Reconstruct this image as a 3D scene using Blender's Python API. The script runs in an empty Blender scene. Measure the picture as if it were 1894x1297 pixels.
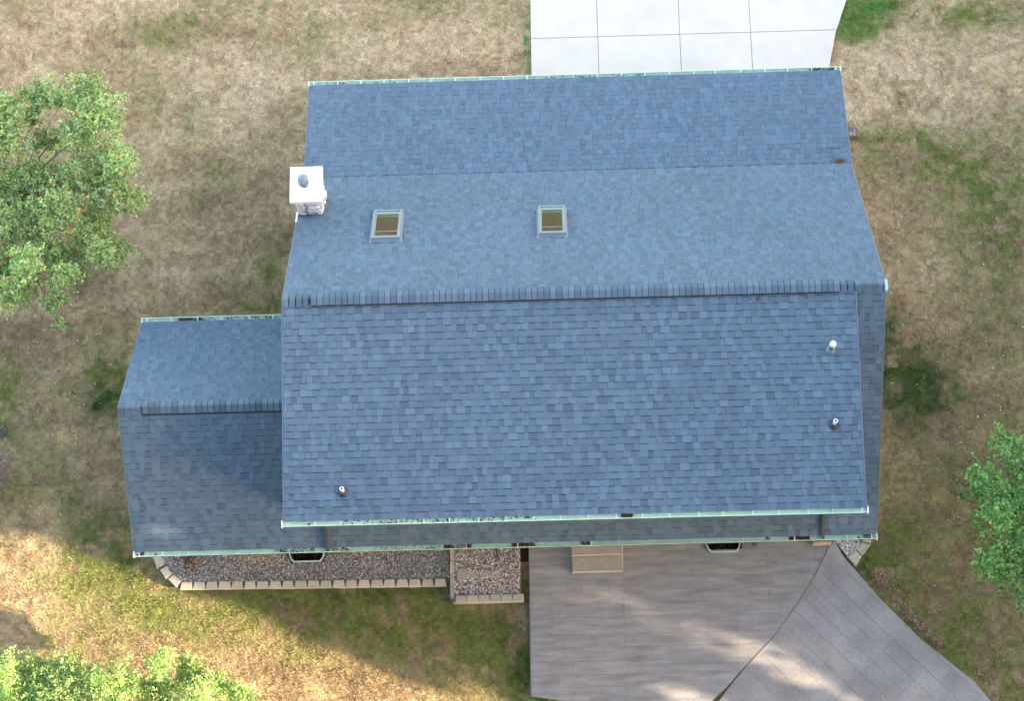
import bpy, math, random
import numpy as np
from mathutils import Vector, Matrix
random.seed(7); rng = np.random.default_rng(11)
scn = bpy.context.scene
col = scn.collection

# ------------------------------------------------------------------ camera, sky, sun, exposure
cam_d = bpy.data.cameras.new("camera"); cam = bpy.data.objects.new("camera", cam_d); col.objects.link(cam)
cam.location = (5.6555, -14.1037, 47.2936)
cam.rotation_euler = (0.305939, 0.028157, -0.018626)
cam_d.sensor_width = 36; cam_d.lens = 72.964; cam_d.clip_start = 0.5; cam_d.clip_end = 2000
scn.camera = cam
SUN_DIR = Vector((0.955, -0.30, 0.0)).normalized()
SUN_EL = math.radians(15)
world = bpy.data.worlds.new("World"); scn.world = world; world.use_nodes = True
wn = world.node_tree.nodes; wl = world.node_tree.links
sky = wn.new("ShaderNodeTexSky"); sky.sky_type = 'NISHITA'; sky.sun_disc = False
sky.sun_elevation = SUN_EL; sky.sun_rotation = math.atan2(SUN_DIR.x, SUN_DIR.y)
sky.air_density = 1.0; sky.dust_density = 2.0; sky.ozone_density = 0.6; sky.altitude = 200
tint = wn.new("ShaderNodeVectorMath"); tint.operation = 'MULTIPLY'; tint.inputs[1].default_value = (1.27, 1.06, .87)   # hazy, less blue air
wl.new(sky.outputs[0], tint.inputs[0]); wl.new(tint.outputs[0], wn["Background"].inputs[0]); wn["Background"].inputs[1].default_value = 0.15
sd = bpy.data.lights.new("sun", 'SUN'); sd.energy = 5.0; sd.angle = math.radians(0.5); sd.color = (1.0, 0.75, 0.47)
sun = bpy.data.objects.new("sun", sd); col.objects.link(sun)
sv = Vector((SUN_DIR.x*math.cos(SUN_EL), SUN_DIR.y*math.cos(SUN_EL), math.sin(SUN_EL)))
sun.rotation_euler = sv.to_track_quat('Z', 'Y').to_euler(); sun.location = sv*80
vs = scn.view_settings; vs.view_transform = 'Standard'; vs.look = 'None'; vs.gamma = 1; vs.use_curve_mapping = False
vs.exposure = 2.75

# ------------------------------------------------------------------ materials
def mat(name, color=(.5,.5,.5), rough=.8, tint=None, noise=0.0, nscale=30.0, bump=0.0, bscale=60.0, metal=0.0,
        spec=.5, objrand=0.0, transl=0.0, big=0.0, bigscale=.6, stretch=None):
    m = bpy.data.materials.new(name); m.use_nodes = True
    nt = m.node_tree; N = nt.nodes; L = nt.links; b = N["Principled BSDF"]
    b.inputs["Roughness"].default_value = rough; b.inputs["Metallic"].default_value = metal
    b.inputs["Specular IOR Level"].default_value = spec
    geo = N.new("ShaderNodeNewGeometry"); pos = geo.outputs["Position"]
    if stretch:
        mp = N.new("ShaderNodeMapping"); mp.inputs["Scale"].default_value = stretch
        L.new(pos, mp.inputs[0]); pos = mp.outputs[0]
    if tint:
        a = N.new("ShaderNodeAttribute"); a.attribute_name = tint; cur = a.outputs["Color"]
    else:
        r = N.new("ShaderNodeRGB"); r.outputs[0].default_value = (*color, 1); cur = r.outputs[0]
    def mul(cur, fac_sock, lo, hi):
        mr = N.new("ShaderNodeMapRange"); mr.inputs["To Min"].default_value = lo; mr.inputs["To Max"].default_value = hi
        mr.inputs["From Min"].default_value = .25; mr.inputs["From Max"].default_value = .75
        L.new(fac_sock, mr.inputs["Value"])
        v = N.new("ShaderNodeVectorMath"); v.operation = 'SCALE'
        L.new(cur, v.inputs[0]); L.new(mr.outputs[0], v.inputs["Scale"]); return v.outputs[0]
    if noise:
        n = N.new("ShaderNodeTexNoise"); n.inputs["Scale"].default_value = nscale; n.inputs["Detail"].default_value = 5
        L.new(pos, n.inputs["Vector"]); cur = mul(cur, n.outputs["Fac"], 1-noise, 1+noise)
    if big:
        n = N.new("ShaderNodeTexNoise"); n.inputs["Scale"].default_value = bigscale; n.inputs["Detail"].default_value = 4
        L.new(pos, n.inputs["Vector"]); cur = mul(cur, n.outputs["Fac"], 1-big, 1+big)
    if objrand:
        oi = N.new("ShaderNodeObjectInfo"); mr = N.new("ShaderNodeMapRange")
        mr.inputs["To Min"].default_value = 1-objrand; mr.inputs["To Max"].default_value = 1+objrand
        L.new(oi.outputs["Random"], mr.inputs["Value"])
        v = N.new("ShaderNodeVectorMath"); v.operation = 'SCALE'
        L.new(cur, v.inputs[0]); L.new(mr.outputs[0], v.inputs["Scale"]); cur = v.outputs[0]
    L.new(cur, b.inputs["Base Color"])
    if bump:
        n = N.new("ShaderNodeTexNoise"); n.inputs["Scale"].default_value = bscale; n.inputs["Detail"].default_value = 6
        L.new(pos, n.inputs["Vector"])
        bp = N.new("ShaderNodeBump"); bp.inputs["Strength"].default_value = bump; bp.inputs["Distance"].default_value = .02
        L.new(n.outputs["Fac"], bp.inputs["Height"]); L.new(bp.outputs[0], b.inputs["Normal"])
    if transl:
        t = N.new("ShaderNodeBsdfTranslucent"); mx = N.new("ShaderNodeMixShader"); mx.inputs[0].default_value = transl
        L.new(cur, t.inputs[0]); L.new(b.outputs[0], mx.inputs[1]); L.new(t.outputs[0], mx.inputs[2])
        L.new(mx.outputs[0], N["Material Output"].inputs[0])
    return m
M = {}
M['lawn'] = mat('dry_lawn', tint='tint', rough=1, noise=.22, nscale=45, bump=.6, bscale=70, spec=.1)
M['blade'] = mat('grass_blades', tint='tint', rough=.9, spec=.15, transl=.2)
M['shingle'] = mat('shingle_granules', tint='tint', rough=.9, noise=.10, nscale=220, big=.05, bigscale=.5, bump=.15, bscale=300, spec=.12)
M['cap'] = mat('ridge_cap_granules', (.098,.153,.222), rough=.9, noise=.10, nscale=220, objrand=.2, bump=.15, bscale=300, spec=.3)
M['vent'] = mat('vent_black', (.02,.035,.05), rough=.8)
M['deck'] = mat('roof_deck', (.07,.11,.16), rough=.9)
M['trim'] = mat('slate_trim', (.12,.19,.27), rough=.5)
M['trimw'] = mat('pale_trim', (.62,.75,.85), rough=.4)
M['wall'] = mat('siding', (.42,.42,.38), rough=.7, noise=.05, nscale=8)
M['slate'] = mat('slate_aluminium', (.06,.085,.11), rough=.45, noise=.1, nscale=20)
M['mint'] = mat('mint_gutter_inside', (.52,.76,.62), rough=.5, noise=.12, nscale=9, big=.10, bigscale=2)
M['white'] = mat('white_metal', (.70,.78,.75), rough=.4)
M['whites'] = mat('white_stone_paint', (.58,.60,.62), rough=.7, noise=.25, nscale=14, bump=.5, bscale=40)
M['mortar'] = mat('grey_mortar', (.27,.29,.31), rough=.9, noise=.15, nscale=30, bump=.4)
M['capc'] = mat('white_chimney_cap', (.92,.92,.91), rough=.7, noise=.02, nscale=6)
M['galv'] = mat('galvanised', (.20,.25,.31), rough=.45, metal=.3, noise=.15, nscale=18)
M['rubber'] = mat('dark_rubber', (.03,.05,.07), rough=.6)
M['pvc'] = mat('white_pvc', (.85,.86,.88), rough=.5)
M['sframe'] = mat('skylight_cladding', (.20,.26,.33), rough=.5, noise=.05, nscale=10)
M['sliner'] = mat('skylight_liner', (.62,.82,.78), rough=.5)
M['blind'] = mat('brown_blind', (.115,.09,.04), rough=.8, noise=.2, nscale=16, big=.2, bigscale=5)
M['conc'] = mat('driveway_concrete', (.60,.585,.57), rough=.9, noise=.025, nscale=4, big=.09, bigscale=.9, bump=.15, bscale=150)
M['joint'] = mat('dark_joint', (.22,.20,.19), rough=1, noise=.2, nscale=30)
M['stoop'] = mat('stoop_concrete', (.35,.335,.31), rough=.9, noise=.10, nscale=9, big=.10, bigscale=2, bump=.2, bscale=100)
M['stone'] = mat('stamped_concrete', tint='tint', rough=.62, noise=.13, nscale=16, big=.26, bigscale=1.3, bump=.45, bscale=35, stretch=(1.2,6,1))
M['stonefan'] = mat('stamped_concrete_walk', tint='tint', rough=.62, noise=.12, nscale=16, big=.24, bigscale=1.3, bump=.45, bscale=28)
M['patbase'] = mat('patio_joint', (.225,.23,.255), rough=.9, noise=.2, nscale=30)
M['capst'] = mat('retaining_block', (.46,.43,.37), rough=.95, noise=.14, nscale=22, objrand=.10, bump=.4, bscale=70)
M['capg'] = mat('retaining_block_grey', (.38,.37,.34), rough=.95, noise=.2, nscale=22, objrand=.12, bump=.4, bscale=70)
M['pebble'] = mat('pebbles', tint='tint', rough=.8, noise=.1, nscale=60)
M['gbase'] = mat('gravel_base', (.14,.145,.16), rough=1, noise=.4, nscale=60, bump=.7, bscale=60)
M['dirt'] = mat('dark_soil', (.045,.032,.026), rough=1, noise=.4, nscale=25, bump=.8, bscale=40)
M['leafA'] = mat('leaves_apple', tint='tint', rough=.5, transl=.3, spec=.4)
M['bark'] = mat('bark', (.16,.12,.095), rough=.95, noise=.3, nscale=18, bump=.8, bscale=30)
M['litter'] = mat('litter', tint='tint', rough=.9, noise=.2, nscale=50)
M['wood'] = mat('pale_pine', (.38,.33,.28), rough=.7, noise=.12, nscale=14)
M['oldwood'] = mat('weathered_wood', (.16,.125,.10), rough=.9, noise=.25, nscale=20)
M['black'] = mat('black_plastic', (.015,.018,.025), rough=.5)
M['bluehose'] = mat('pale_blue_hose', (.30,.42,.55), rough=.5)
M['box'] = mat('mottled_box', (.14,.11,.105), rough=.8, noise=.35, nscale=22)
M['boxlid'] = mat('grey_lid', (.24,.25,.24), rough=.7, noise=.3, nscale=25)
gm = bpy.data.materials.new('skylight_glass'); gm.use_nodes = True
_n = gm.node_tree.nodes; _l = gm.node_tree.links; _n.remove(_n["Principled BSDF"])
_t = _n.new("ShaderNodeBsdfTransparent"); _t.inputs[0].default_value = (.92,.96,.94,1)
_g = _n.new("ShaderNodeBsdfGlossy"); _g.inputs[1].default_value = .02
_f = _n.new("ShaderNodeFresnel"); _f.inputs[0].default_value = 1.5; _m = _n.new("ShaderNodeMixShader")
_l.new(_f.outputs[0], _m.inputs[0]); _l.new(_t.outputs[0], _m.inputs[1]); _l.new(_g.outputs[0], _m.inputs[2])
_l.new(_m.outputs[0], _n["Material Output"].inputs[0]); M['glass'] = gm

# ------------------------------------------------------------------ mesh helpers
LOCAL = set()      # trees and plants are modelled about their own base
def link(o, parent=None, kind=None, label=None, cat=None, group=None):
    col.objects.link(o)
    if parent is not None:
        o.parent = parent
        if parent.type == 'EMPTY' and parent.name not in LOCAL: o.matrix_parent_inverse = Matrix.Translation(-parent.location)
    if kind: o['kind'] = kind
    if label: o['label'] = label
    if cat: o['category'] = cat
    if group: o['group'] = group
    return o
def empty(name, loc, label, cat, group=None):
    o = bpy.data.objects.new(name, None); o.empty_display_size = .2; o.location = loc
    return link(o, label=label, cat=cat, group=group)
class MB:
    def __init__(s): s.v = []; s.f = []; s.m = []
    def quadbox(s, pts8, mi=0):
        b = len(s.v); s.v += [tuple(p) for p in pts8]
        for f in ((0,3,2,1),(4,5,6,7),(0,1,5,4),(1,2,6,5),(2,3,7,6),(3,0,4,7)): s.f.append(tuple(b+i for i in f)); s.m.append(mi)
    def box(s, x0,x1,y0,y1,z0,z1, mi=0):
        s.quadbox([(x0,y0,z0),(x1,y0,z0),(x1,y1,z0),(x0,y1,z0),(x0,y0,z1),(x1,y0,z1),(x1,y1,z1),(x0,y1,z1)], mi)
    def tboxl(s, x0,x1,y0,y1,z0,z1, ins, mi=0):   # box with a chamfered top
        b = len(s.v); c = ins
        s.v += [(x0,y0,z0),(x1,y0,z0),(x1,y1,z0),(x0,y1,z0),(x0,y0,z1-c),(x1,y0,z1-c),(x1,y1,z1-c),(x0,y1,z1-c),
                (x0+c,y0+c,z1),(x1-c,y0+c,z1),(x1-c,y1-c,z1),(x0+c,y1-c,z1)]
        for f in ((0,1,5,4),(1,2,6,5),(2,3,7,6),(3,0,4,7),(4,5,9,8),(5,6,10,9),(6,7,11,10),(7,4,8,11),(8,9,10,11)): s.f.append(tuple(b+i for i in f)); s.m.append(mi)
    def prism(s, poly, z0, z1, mi=0, ins=0.0):    # poly CCW
        n = len(poly); b = len(s.v); cx = sum(p[0] for p in poly)/n; cy = sum(p[1] for p in poly)/n
        s.v += [(p[0],p[1],z0) for p in poly] + [(p[0],p[1],z1-ins) for p in poly]
        for i in range(n):
            j = (i+1) % n; s.f.append((b+i,b+j,b+n+j,b+n+i)); s.m.append(mi)
        if ins:
            for p in poly:
                d = math.hypot(cx-p[0], cy-p[1]) or 1; k = ins*1.3/d
                s.v.append((p[0]+(cx-p[0])*k, p[1]+(cy-p[1])*k, z1))
            for i in range(n):
                j = (i+1) % n; s.f.append((b+n+i,b+n+j,b+2*n+j,b+2*n+i)); s.m.append(mi)
            s.f.append(tuple(b+2*n+i for i in range(n))); s.m.append(mi)
        else:
            s.f.append(tuple(b+n+i for i in range(n))); s.m.append(mi)
        s.f.append(tuple(b+i for i in range(n-1,-1,-1))); s.m.append(mi)
    def tube(s, pts, rads, seg=8, mi=0, cap=True):
        b = len(s.v); n = len(pts); pts = [Vector(p) for p in pts]
        for i, p in enumerate(pts):
            d = (pts[min(i+1,n-1)]-pts[max(i-1,0)]).normalized()
            a = d.cross(Vector((0,0,1)) if abs(d.z) < .9 else Vector((1,0,0))).normalized(); c = d.cross(a)
            for k in range(seg):
                t = 2*math.pi*k/seg; q = p + (a*math.cos(t)+c*math.sin(t))*rads[i]; s.v.append(tuple(q))
        for i in range(n-1):
            for k in range(seg):
                k2 = (k+1) % seg; s.f.append((b+i*seg+k,b+(i+1)*seg+k,b+(i+1)*seg+k2,b+i*seg+k2)); s.m.append(mi)
        if cap:
            s.f.append(tuple(b+(n-1)*seg+k for k in range(seg-1,-1,-1))); s.m.append(mi)
            s.f.append(tuple(b+k for k in range(seg))); s.m.append(mi)
    def mesh(s, name, mats):
        me = bpy.data.meshes.new(name); me.from_pydata(s.v, [], s.f)
        for m in (mats if isinstance(mats, (list,tuple)) else [mats]): me.materials.append(m)
        me.polygons.foreach_set('use_smooth', [False]*len(me.polygons))
        if any(s.m): me.polygons.foreach_set('material_index', s.m)
        me.update(); return me
    def build(s, name, mats, parent=None, smooth=False, **k):
        me = s.mesh(name, mats)
        if smooth: me.polygons.foreach_set('use_smooth', [True]*len(me.polygons))
        return link(bpy.data.objects.new(name, me), parent, **k)
def np_mesh(name, V, F, mat_, colors=None):
    """V (n,3); F (m,k) faces; colors (m,3) per face."""
    me = bpy.data.meshes.new(name); V = np.asarray(V, np.float32); F = np.asarray(F, np.int32); m, k = F.shape
    me.vertices.add(len(V)); me.vertices.foreach_set('co', V.ravel())
    me.loops.add(m*k); me.loops.foreach_set('vertex_index', F.ravel())
    me.polygons.add(m); me.polygons.foreach_set('use_smooth', np.zeros(m, bool)); me.polygons.foreach_set('loop_start', np.arange(0, m*k, k, dtype=np.int32))
    me.polygons.foreach_set('loop_total', np.full(m, k, np.int32))
    me.materials.append(mat_)
    if colors is not None:
        a = me.color_attributes.new('tint', 'FLOAT_COLOR', 'CORNER')
        c = np.ones((m, k, 4), np.float32); c[:, :, :3] = colors[:, None, :]; a.data.foreach_set('color', c.ravel())
    me.update(calc_edges=True); return me
def flat_color(me, c):
    a = me.color_attributes.new('tint', 'FLOAT_COLOR', 'CORNER')
    a.data.foreach_set('color', np.tile(np.array([*c, 1], np.float32), len(me.loops)))

def vnoise(x, y, seed):
    xi = np.floor(x).astype(np.int64); yi = np.floor(y).astype(np.int64); fx = x-xi; fy = y-yi
    fx = fx*fx*(3-2*fx); fy = fy*fy*(3-2*fy)
    def h(a, b):
        n = (a*374761393 + b*668265263 + seed*982451653) & 0x7fffffff
        n = ((n ^ (n >> 13))*1274126177) & 0x7fffffff
        return ((n ^ (n >> 16)) & 0xffff)/65535.0
    return (h(xi,yi)*(1-fx)+h(xi+1,yi)*fx)*(1-fy) + (h(xi,yi+1)*(1-fx)+h(xi+1,yi+1)*fx)*fy
def fbm(x, y, s, seed, o=4):
    t = 0; a = 1; tot = 0
    for i in range(o):
        t = t + a*vnoise(x/s*2**i+31*i, y/s*2**i-17*i, seed+i); tot += a; a *= .55
    return t/tot
def inpoly(x, y, P):
    r = np.zeros(x.shape, bool); n = len(P)
    for i in range(n):
        x0, y0 = P[i]; x1, y1 = P[(i+1) % n]
        if y0 == y1: continue
        c = ((y0 > y) != (y1 > y)) & (x < (x1-x0)*(y-y0)/(y1-y0)+x0); r ^= c
    return r

# ------------------------------------------------------------------ key dimensions (metres; x along the ridge, y north, ridge foot at y=0)
HR = 6.60
MS = 0.8245                       # main pitch
W = 12.49
CR = (4.123, HR-3.400)            # pitch break on the garage side
GN = (6.761, HR-4.075)            # garage eave
DE = (-4.531, HR-0.730); DX = 11.865
SE = (-4.448, HR-3.667)
WX = -3.674; WR = (-1.81, HR-1.81*MS); WN = (0.816, HR-3.645)
PATIO = [(4.90,-3.78),(4.89,-5.05),(4.87,-7.40),(5.6,-7.52),(6.6,-7.62),(7.6,-7.80),(8.75,-7.90),(9.01,-7.56),(9.33,-7.30),(9.78,-6.82),(10.43,-6.18),(11.10,-5.32),(11.51,-4.70),(11.80,-4.14),(11.9,-3.78)]
FAN = [(11.91,-3.78),(11.815,-4.14),(11.525,-4.70),(11.115,-5.32),(10.445,-6.18),(9.795,-6.83),(9.36,-7.32),(9.02,-7.75),(8.9,-8.6),(9.2,-10.4),(16.6,-10.4),(16.2,-9.1),(15.21,-7.72),(14.89,-7.29),(14.43,-6.89),(13.75,-6.29),(12.89,-5.33),(12.15,-4.36),(11.95,-3.95),(11.95,-3.78)]
DRIVE = [(5.21,6.5),(12.60,6.5),(12.62,8.02),(12.84,8.97),(13.17,9.87),(13.9,11.5),(15.2,13.6),(5.30,13.6),(5.24,10.13)]
BED = [(-3.42,-3.70),(-3.82,-4.04),(-3.60,-4.39),(-3.21,-4.76),(3.08,-4.83),(3.08,-3.70)]
BOX = [(3.08,-3.70),(3.08,-5.26),(4.78,-5.26),(4.78,-3.70)]
CORNER = [(11.95,-3.70),(11.95,-3.95),(12.40,-4.68),(12.62,-4.36),(12.80,-4.10),(12.84,-3.70)]
WELLS = [(-0.72,.24,-.60,.12), (8.91,9.86,9.06,9.74)]     # back x0,x1, front x0,x1

# ------------------------------------------------------------------ lawn
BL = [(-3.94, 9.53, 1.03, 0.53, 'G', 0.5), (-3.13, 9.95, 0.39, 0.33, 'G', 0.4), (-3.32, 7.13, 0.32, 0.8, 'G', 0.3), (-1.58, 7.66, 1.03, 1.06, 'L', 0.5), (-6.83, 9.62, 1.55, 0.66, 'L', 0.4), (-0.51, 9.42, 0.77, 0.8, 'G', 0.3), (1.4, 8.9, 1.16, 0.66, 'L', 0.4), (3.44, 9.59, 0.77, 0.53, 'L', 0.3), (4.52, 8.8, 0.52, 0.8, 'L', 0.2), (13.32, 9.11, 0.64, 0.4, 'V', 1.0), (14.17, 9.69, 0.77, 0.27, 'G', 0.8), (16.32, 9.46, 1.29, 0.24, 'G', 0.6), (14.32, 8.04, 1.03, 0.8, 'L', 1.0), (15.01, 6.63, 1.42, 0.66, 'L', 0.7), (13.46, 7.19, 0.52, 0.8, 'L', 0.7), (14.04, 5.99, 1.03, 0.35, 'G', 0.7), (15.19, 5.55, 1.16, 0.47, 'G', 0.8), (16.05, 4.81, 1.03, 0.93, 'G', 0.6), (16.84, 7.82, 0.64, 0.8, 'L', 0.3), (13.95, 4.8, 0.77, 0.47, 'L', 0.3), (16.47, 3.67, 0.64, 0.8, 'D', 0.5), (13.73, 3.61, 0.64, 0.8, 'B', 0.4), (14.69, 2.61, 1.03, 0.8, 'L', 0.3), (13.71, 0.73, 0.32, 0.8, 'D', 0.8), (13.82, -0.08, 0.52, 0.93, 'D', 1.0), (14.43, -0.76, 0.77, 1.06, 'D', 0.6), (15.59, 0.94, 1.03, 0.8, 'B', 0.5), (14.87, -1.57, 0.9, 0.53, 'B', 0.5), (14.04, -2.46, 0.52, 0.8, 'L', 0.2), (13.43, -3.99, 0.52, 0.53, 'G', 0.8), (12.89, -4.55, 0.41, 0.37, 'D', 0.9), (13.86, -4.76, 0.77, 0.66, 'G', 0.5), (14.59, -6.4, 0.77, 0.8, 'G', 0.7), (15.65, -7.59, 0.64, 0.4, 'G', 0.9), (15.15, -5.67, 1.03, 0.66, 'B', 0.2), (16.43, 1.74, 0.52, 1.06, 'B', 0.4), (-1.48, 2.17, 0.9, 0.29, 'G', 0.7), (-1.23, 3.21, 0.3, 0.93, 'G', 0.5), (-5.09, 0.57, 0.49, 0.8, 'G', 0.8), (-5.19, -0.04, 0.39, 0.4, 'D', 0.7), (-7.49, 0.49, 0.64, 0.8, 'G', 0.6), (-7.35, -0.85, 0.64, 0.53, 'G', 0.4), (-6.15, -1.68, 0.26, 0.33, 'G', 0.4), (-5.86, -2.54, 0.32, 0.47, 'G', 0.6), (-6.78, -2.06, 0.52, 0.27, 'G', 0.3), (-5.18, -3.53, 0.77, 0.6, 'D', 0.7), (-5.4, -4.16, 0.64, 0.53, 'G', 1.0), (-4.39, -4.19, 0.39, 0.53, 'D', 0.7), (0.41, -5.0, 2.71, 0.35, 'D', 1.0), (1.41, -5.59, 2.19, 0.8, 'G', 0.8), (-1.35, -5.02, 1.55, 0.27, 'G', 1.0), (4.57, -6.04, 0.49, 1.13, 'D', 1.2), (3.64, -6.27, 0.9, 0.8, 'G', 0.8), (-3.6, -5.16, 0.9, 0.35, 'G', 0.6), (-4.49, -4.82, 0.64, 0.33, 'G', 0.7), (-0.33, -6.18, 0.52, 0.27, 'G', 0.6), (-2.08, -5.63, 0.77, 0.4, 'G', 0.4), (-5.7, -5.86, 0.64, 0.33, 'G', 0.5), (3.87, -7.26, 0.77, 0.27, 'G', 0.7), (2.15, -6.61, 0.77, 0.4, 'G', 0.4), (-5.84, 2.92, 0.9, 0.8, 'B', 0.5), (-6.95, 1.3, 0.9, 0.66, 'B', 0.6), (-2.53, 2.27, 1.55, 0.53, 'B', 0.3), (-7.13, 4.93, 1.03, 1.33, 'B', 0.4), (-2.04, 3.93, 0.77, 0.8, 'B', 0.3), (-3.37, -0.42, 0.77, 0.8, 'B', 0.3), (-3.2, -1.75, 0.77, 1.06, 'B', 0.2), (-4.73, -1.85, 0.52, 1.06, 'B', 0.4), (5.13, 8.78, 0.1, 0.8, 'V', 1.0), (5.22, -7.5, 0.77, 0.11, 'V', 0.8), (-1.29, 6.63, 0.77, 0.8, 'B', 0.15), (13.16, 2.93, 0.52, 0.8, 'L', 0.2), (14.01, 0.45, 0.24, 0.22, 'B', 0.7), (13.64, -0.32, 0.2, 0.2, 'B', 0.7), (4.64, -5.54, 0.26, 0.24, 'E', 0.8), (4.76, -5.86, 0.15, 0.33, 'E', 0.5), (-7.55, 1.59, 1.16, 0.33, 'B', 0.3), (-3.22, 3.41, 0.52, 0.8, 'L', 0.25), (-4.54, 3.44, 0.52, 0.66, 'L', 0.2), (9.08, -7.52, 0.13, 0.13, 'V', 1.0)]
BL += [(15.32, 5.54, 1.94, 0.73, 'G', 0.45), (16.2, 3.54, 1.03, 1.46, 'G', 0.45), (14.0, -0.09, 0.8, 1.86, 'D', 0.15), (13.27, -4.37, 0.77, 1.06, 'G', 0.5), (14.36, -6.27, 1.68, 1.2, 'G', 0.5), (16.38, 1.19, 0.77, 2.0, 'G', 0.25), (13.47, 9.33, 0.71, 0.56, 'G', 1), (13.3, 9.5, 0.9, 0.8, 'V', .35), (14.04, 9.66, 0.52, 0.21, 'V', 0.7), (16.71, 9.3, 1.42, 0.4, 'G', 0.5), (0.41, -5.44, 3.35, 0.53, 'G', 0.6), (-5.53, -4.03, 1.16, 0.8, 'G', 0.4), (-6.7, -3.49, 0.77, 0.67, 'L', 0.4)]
C_ = dict(tan=(.50,.39,.25), L=(.62,.505,.36), B=(.285,.215,.14), G=(.195,.225,.075), D=(.065,.115,.035), V=(.09,.27,.06), E=(.52,.40,.33))  # dark green also paints wall shade; brown also paints shade under the left tree
def lawn_color(x, y):
    n1 = fbm(x, y, 2.6, 3); n2 = fbm(x, y, .9, 9); n3 = fbm(x, y, .28, 21, 3); n4 = fbm(x, y, .09, 33, 2)
    c = np.empty(x.shape+(3,)); c[:] = C_['tan']
    def mix(c, t, w): w = np.clip(w, 0, 1)[..., None]; return c*(1-w)+np.array(t)*w
    n5 = fbm(x*.3, y*1.5, .9, 61, 3)
    c = mix(c, C_['L'], (n2-.5)*1.4 + (n5-.5)*1.6 + (n3-.5)*.9 + np.clip((y-3)*.07,-.25,.45))
    c = mix(c, C_['B'], (.50-n2)*1.2 + (.5-n5)*1.2 + (.52-n3)*.8 + np.clip((3-y)*.05,-.25,.30) + np.where(x > 12, .14, 0)*(y < 6) + .05)
    c = mix(c, C_['G'], (n1-.53)*2.2 + (n3-.5)*.9)
    wob = .65 + 1.0*(n3-.5)*2.2 + 1.0*(n2-.5)*1.6
    for bx, by, ra, rb, k, s in BL:
        d = ((x-bx)/ra)**2+((y-by)/rb)**2
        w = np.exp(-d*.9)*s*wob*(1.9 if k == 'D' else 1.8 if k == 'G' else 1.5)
        if k == 'V': w = np.clip((1.25-d)*1.2, 0, 1)*s*np.clip(wob*1.6-.2, 0, 1)
        c = mix(c, C_[k], w)
    c = c*(1+(n4-.5)[..., None]*.8)
    c = c*(1+(n3-.5)[..., None]*.25)
    return np.clip(c, .01, .9)
gx = np.arange(-9.6, 19.01, .08); gy = np.arange(-11.0, 14.0, .08)
X, Y = np.meshgrid(gx, gy); nx, ny = len(gx), len(gy)
Z = (fbm(X, Y, 3.0, 77)-.5)*.05 + (fbm(X, Y, .25, 5, 2)-.5)*.02
V = np.stack([X.ravel(), Y.ravel(), Z.ravel()-.02], 1)
i = np.arange((nx-1)*(ny-1)); r_, c_ = i//(nx-1), i % (nx-1); a = r_*nx+c_
F = np.stack([a, a+1, a+nx+1, a+nx], 1)
cx, cy = gx[c_]+.04, gy[r_]+.04
keep = ~((cx > -3.3) & (cx < 12.1) & (cy > -4.3) & (cy < 6.3) & ~((cx < .2) & (cy > .9)))
keep &= ~((cx>-3.3)&(cx<12.1)&(cy<-3.7)&(cy>-4.3)&False)
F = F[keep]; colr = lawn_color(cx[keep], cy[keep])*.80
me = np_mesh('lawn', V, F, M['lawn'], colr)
lawn = link(bpy.data.objects.new('lawn', me), kind='structure')
g = MB(); x0, x1, y0, y1 = gx[0], gx[-1], gy[0], gy[-1]; B = 700
for q in ([(-B,-B),(B,-B),(B,y0),(-B,y0)], [(-B,y1),(B,y1),(B,B),(-B,B)], [(-B,y0),(x0,y0),(x0,y1),(-B,y1)], [(x1,y0),(B,y0),(B,y1),(x1,y1)]):
    b = len(g.v); g.v += [(p[0],p[1],-.02) for p in q]; g.f.append((b,b+1,b+2,b+3)); g.m.append(0)
me = g.mesh('ground', mat('rough_grass', (.27,.225,.13), rough=1, noise=.3, nscale=3, big=.3, bigscale=.12, bump=.5, bscale=8)); link(bpy.data.objects.new('ground', me), kind='structure')

nb = 800000
px = rng.uniform(-9.2, 18.6, nb); py = rng.uniform(-8.9, 11.9, nb)
ok = ~((px > -3.3) & (px < 12.3) & (py > -4.6) & (py < 6.4) & ~((px < .15) & (py > .8)))
jx, jy = px+rng.normal(0,.022,nb), py+rng.normal(0,.022,nb)
for P in (PATIO, FAN, DRIVE, BED, BOX, CORNER): ok &= ~inpoly(jx, jy, P)
ok |= inpoly(px, py, [(4.9,-7.30),(6.2,-7.5),(6.2,-7.7),(4.9,-7.6)])
px, py = px[ok], py[ok]; nb = len(px)
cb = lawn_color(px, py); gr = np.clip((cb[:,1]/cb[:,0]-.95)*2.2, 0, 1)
cb *= rng.uniform(.62, 1.28, (nb,1)); cb[:, 2] *= rng.uniform(.8, 1.1, nb)
ln = rng.uniform(.035, .068, nb)*(1+.25*gr); az = rng.uniform(0, 2*math.pi, nb); el = rng.uniform(.05, .9, nb)+.25*gr; wd = rng.uniform(.005, .0105, nb)
clump = fbm(px, py, .16, 55, 2); ln *= .55+.9*clump; el = np.clip(el+(clump-.5)*.9, .03, 1.3)
zz = (fbm(px, py, 3.0, 77)-.5)*.05+(fbm(px, py, .25, 5, 2)-.5)*.02-.02
dx, dy, dz = np.cos(az)*np.cos(el), np.sin(az)*np.cos(el), np.sin(el); sx, sy = -np.sin(az), np.cos(az)
P0 = np.stack([px-sx*wd, py-sy*wd, zz+.004], 1); P1 = np.stack([px+sx*wd, py+sy*wd, zz+.004], 1)
P2 = np.stack([px+dx*ln, py+dy*ln, zz+.004+dz*ln], 1)
V = np.stack([P0, P1, P2], 1).reshape(-1, 3); F = np.arange(nb*3).reshape(-1, 3)
me = np_mesh('grass', V, F, M['blade'], np.clip(cb, .01, .9))
link(bpy.data.objects.new('grass', me), kind='stuff')

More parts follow.
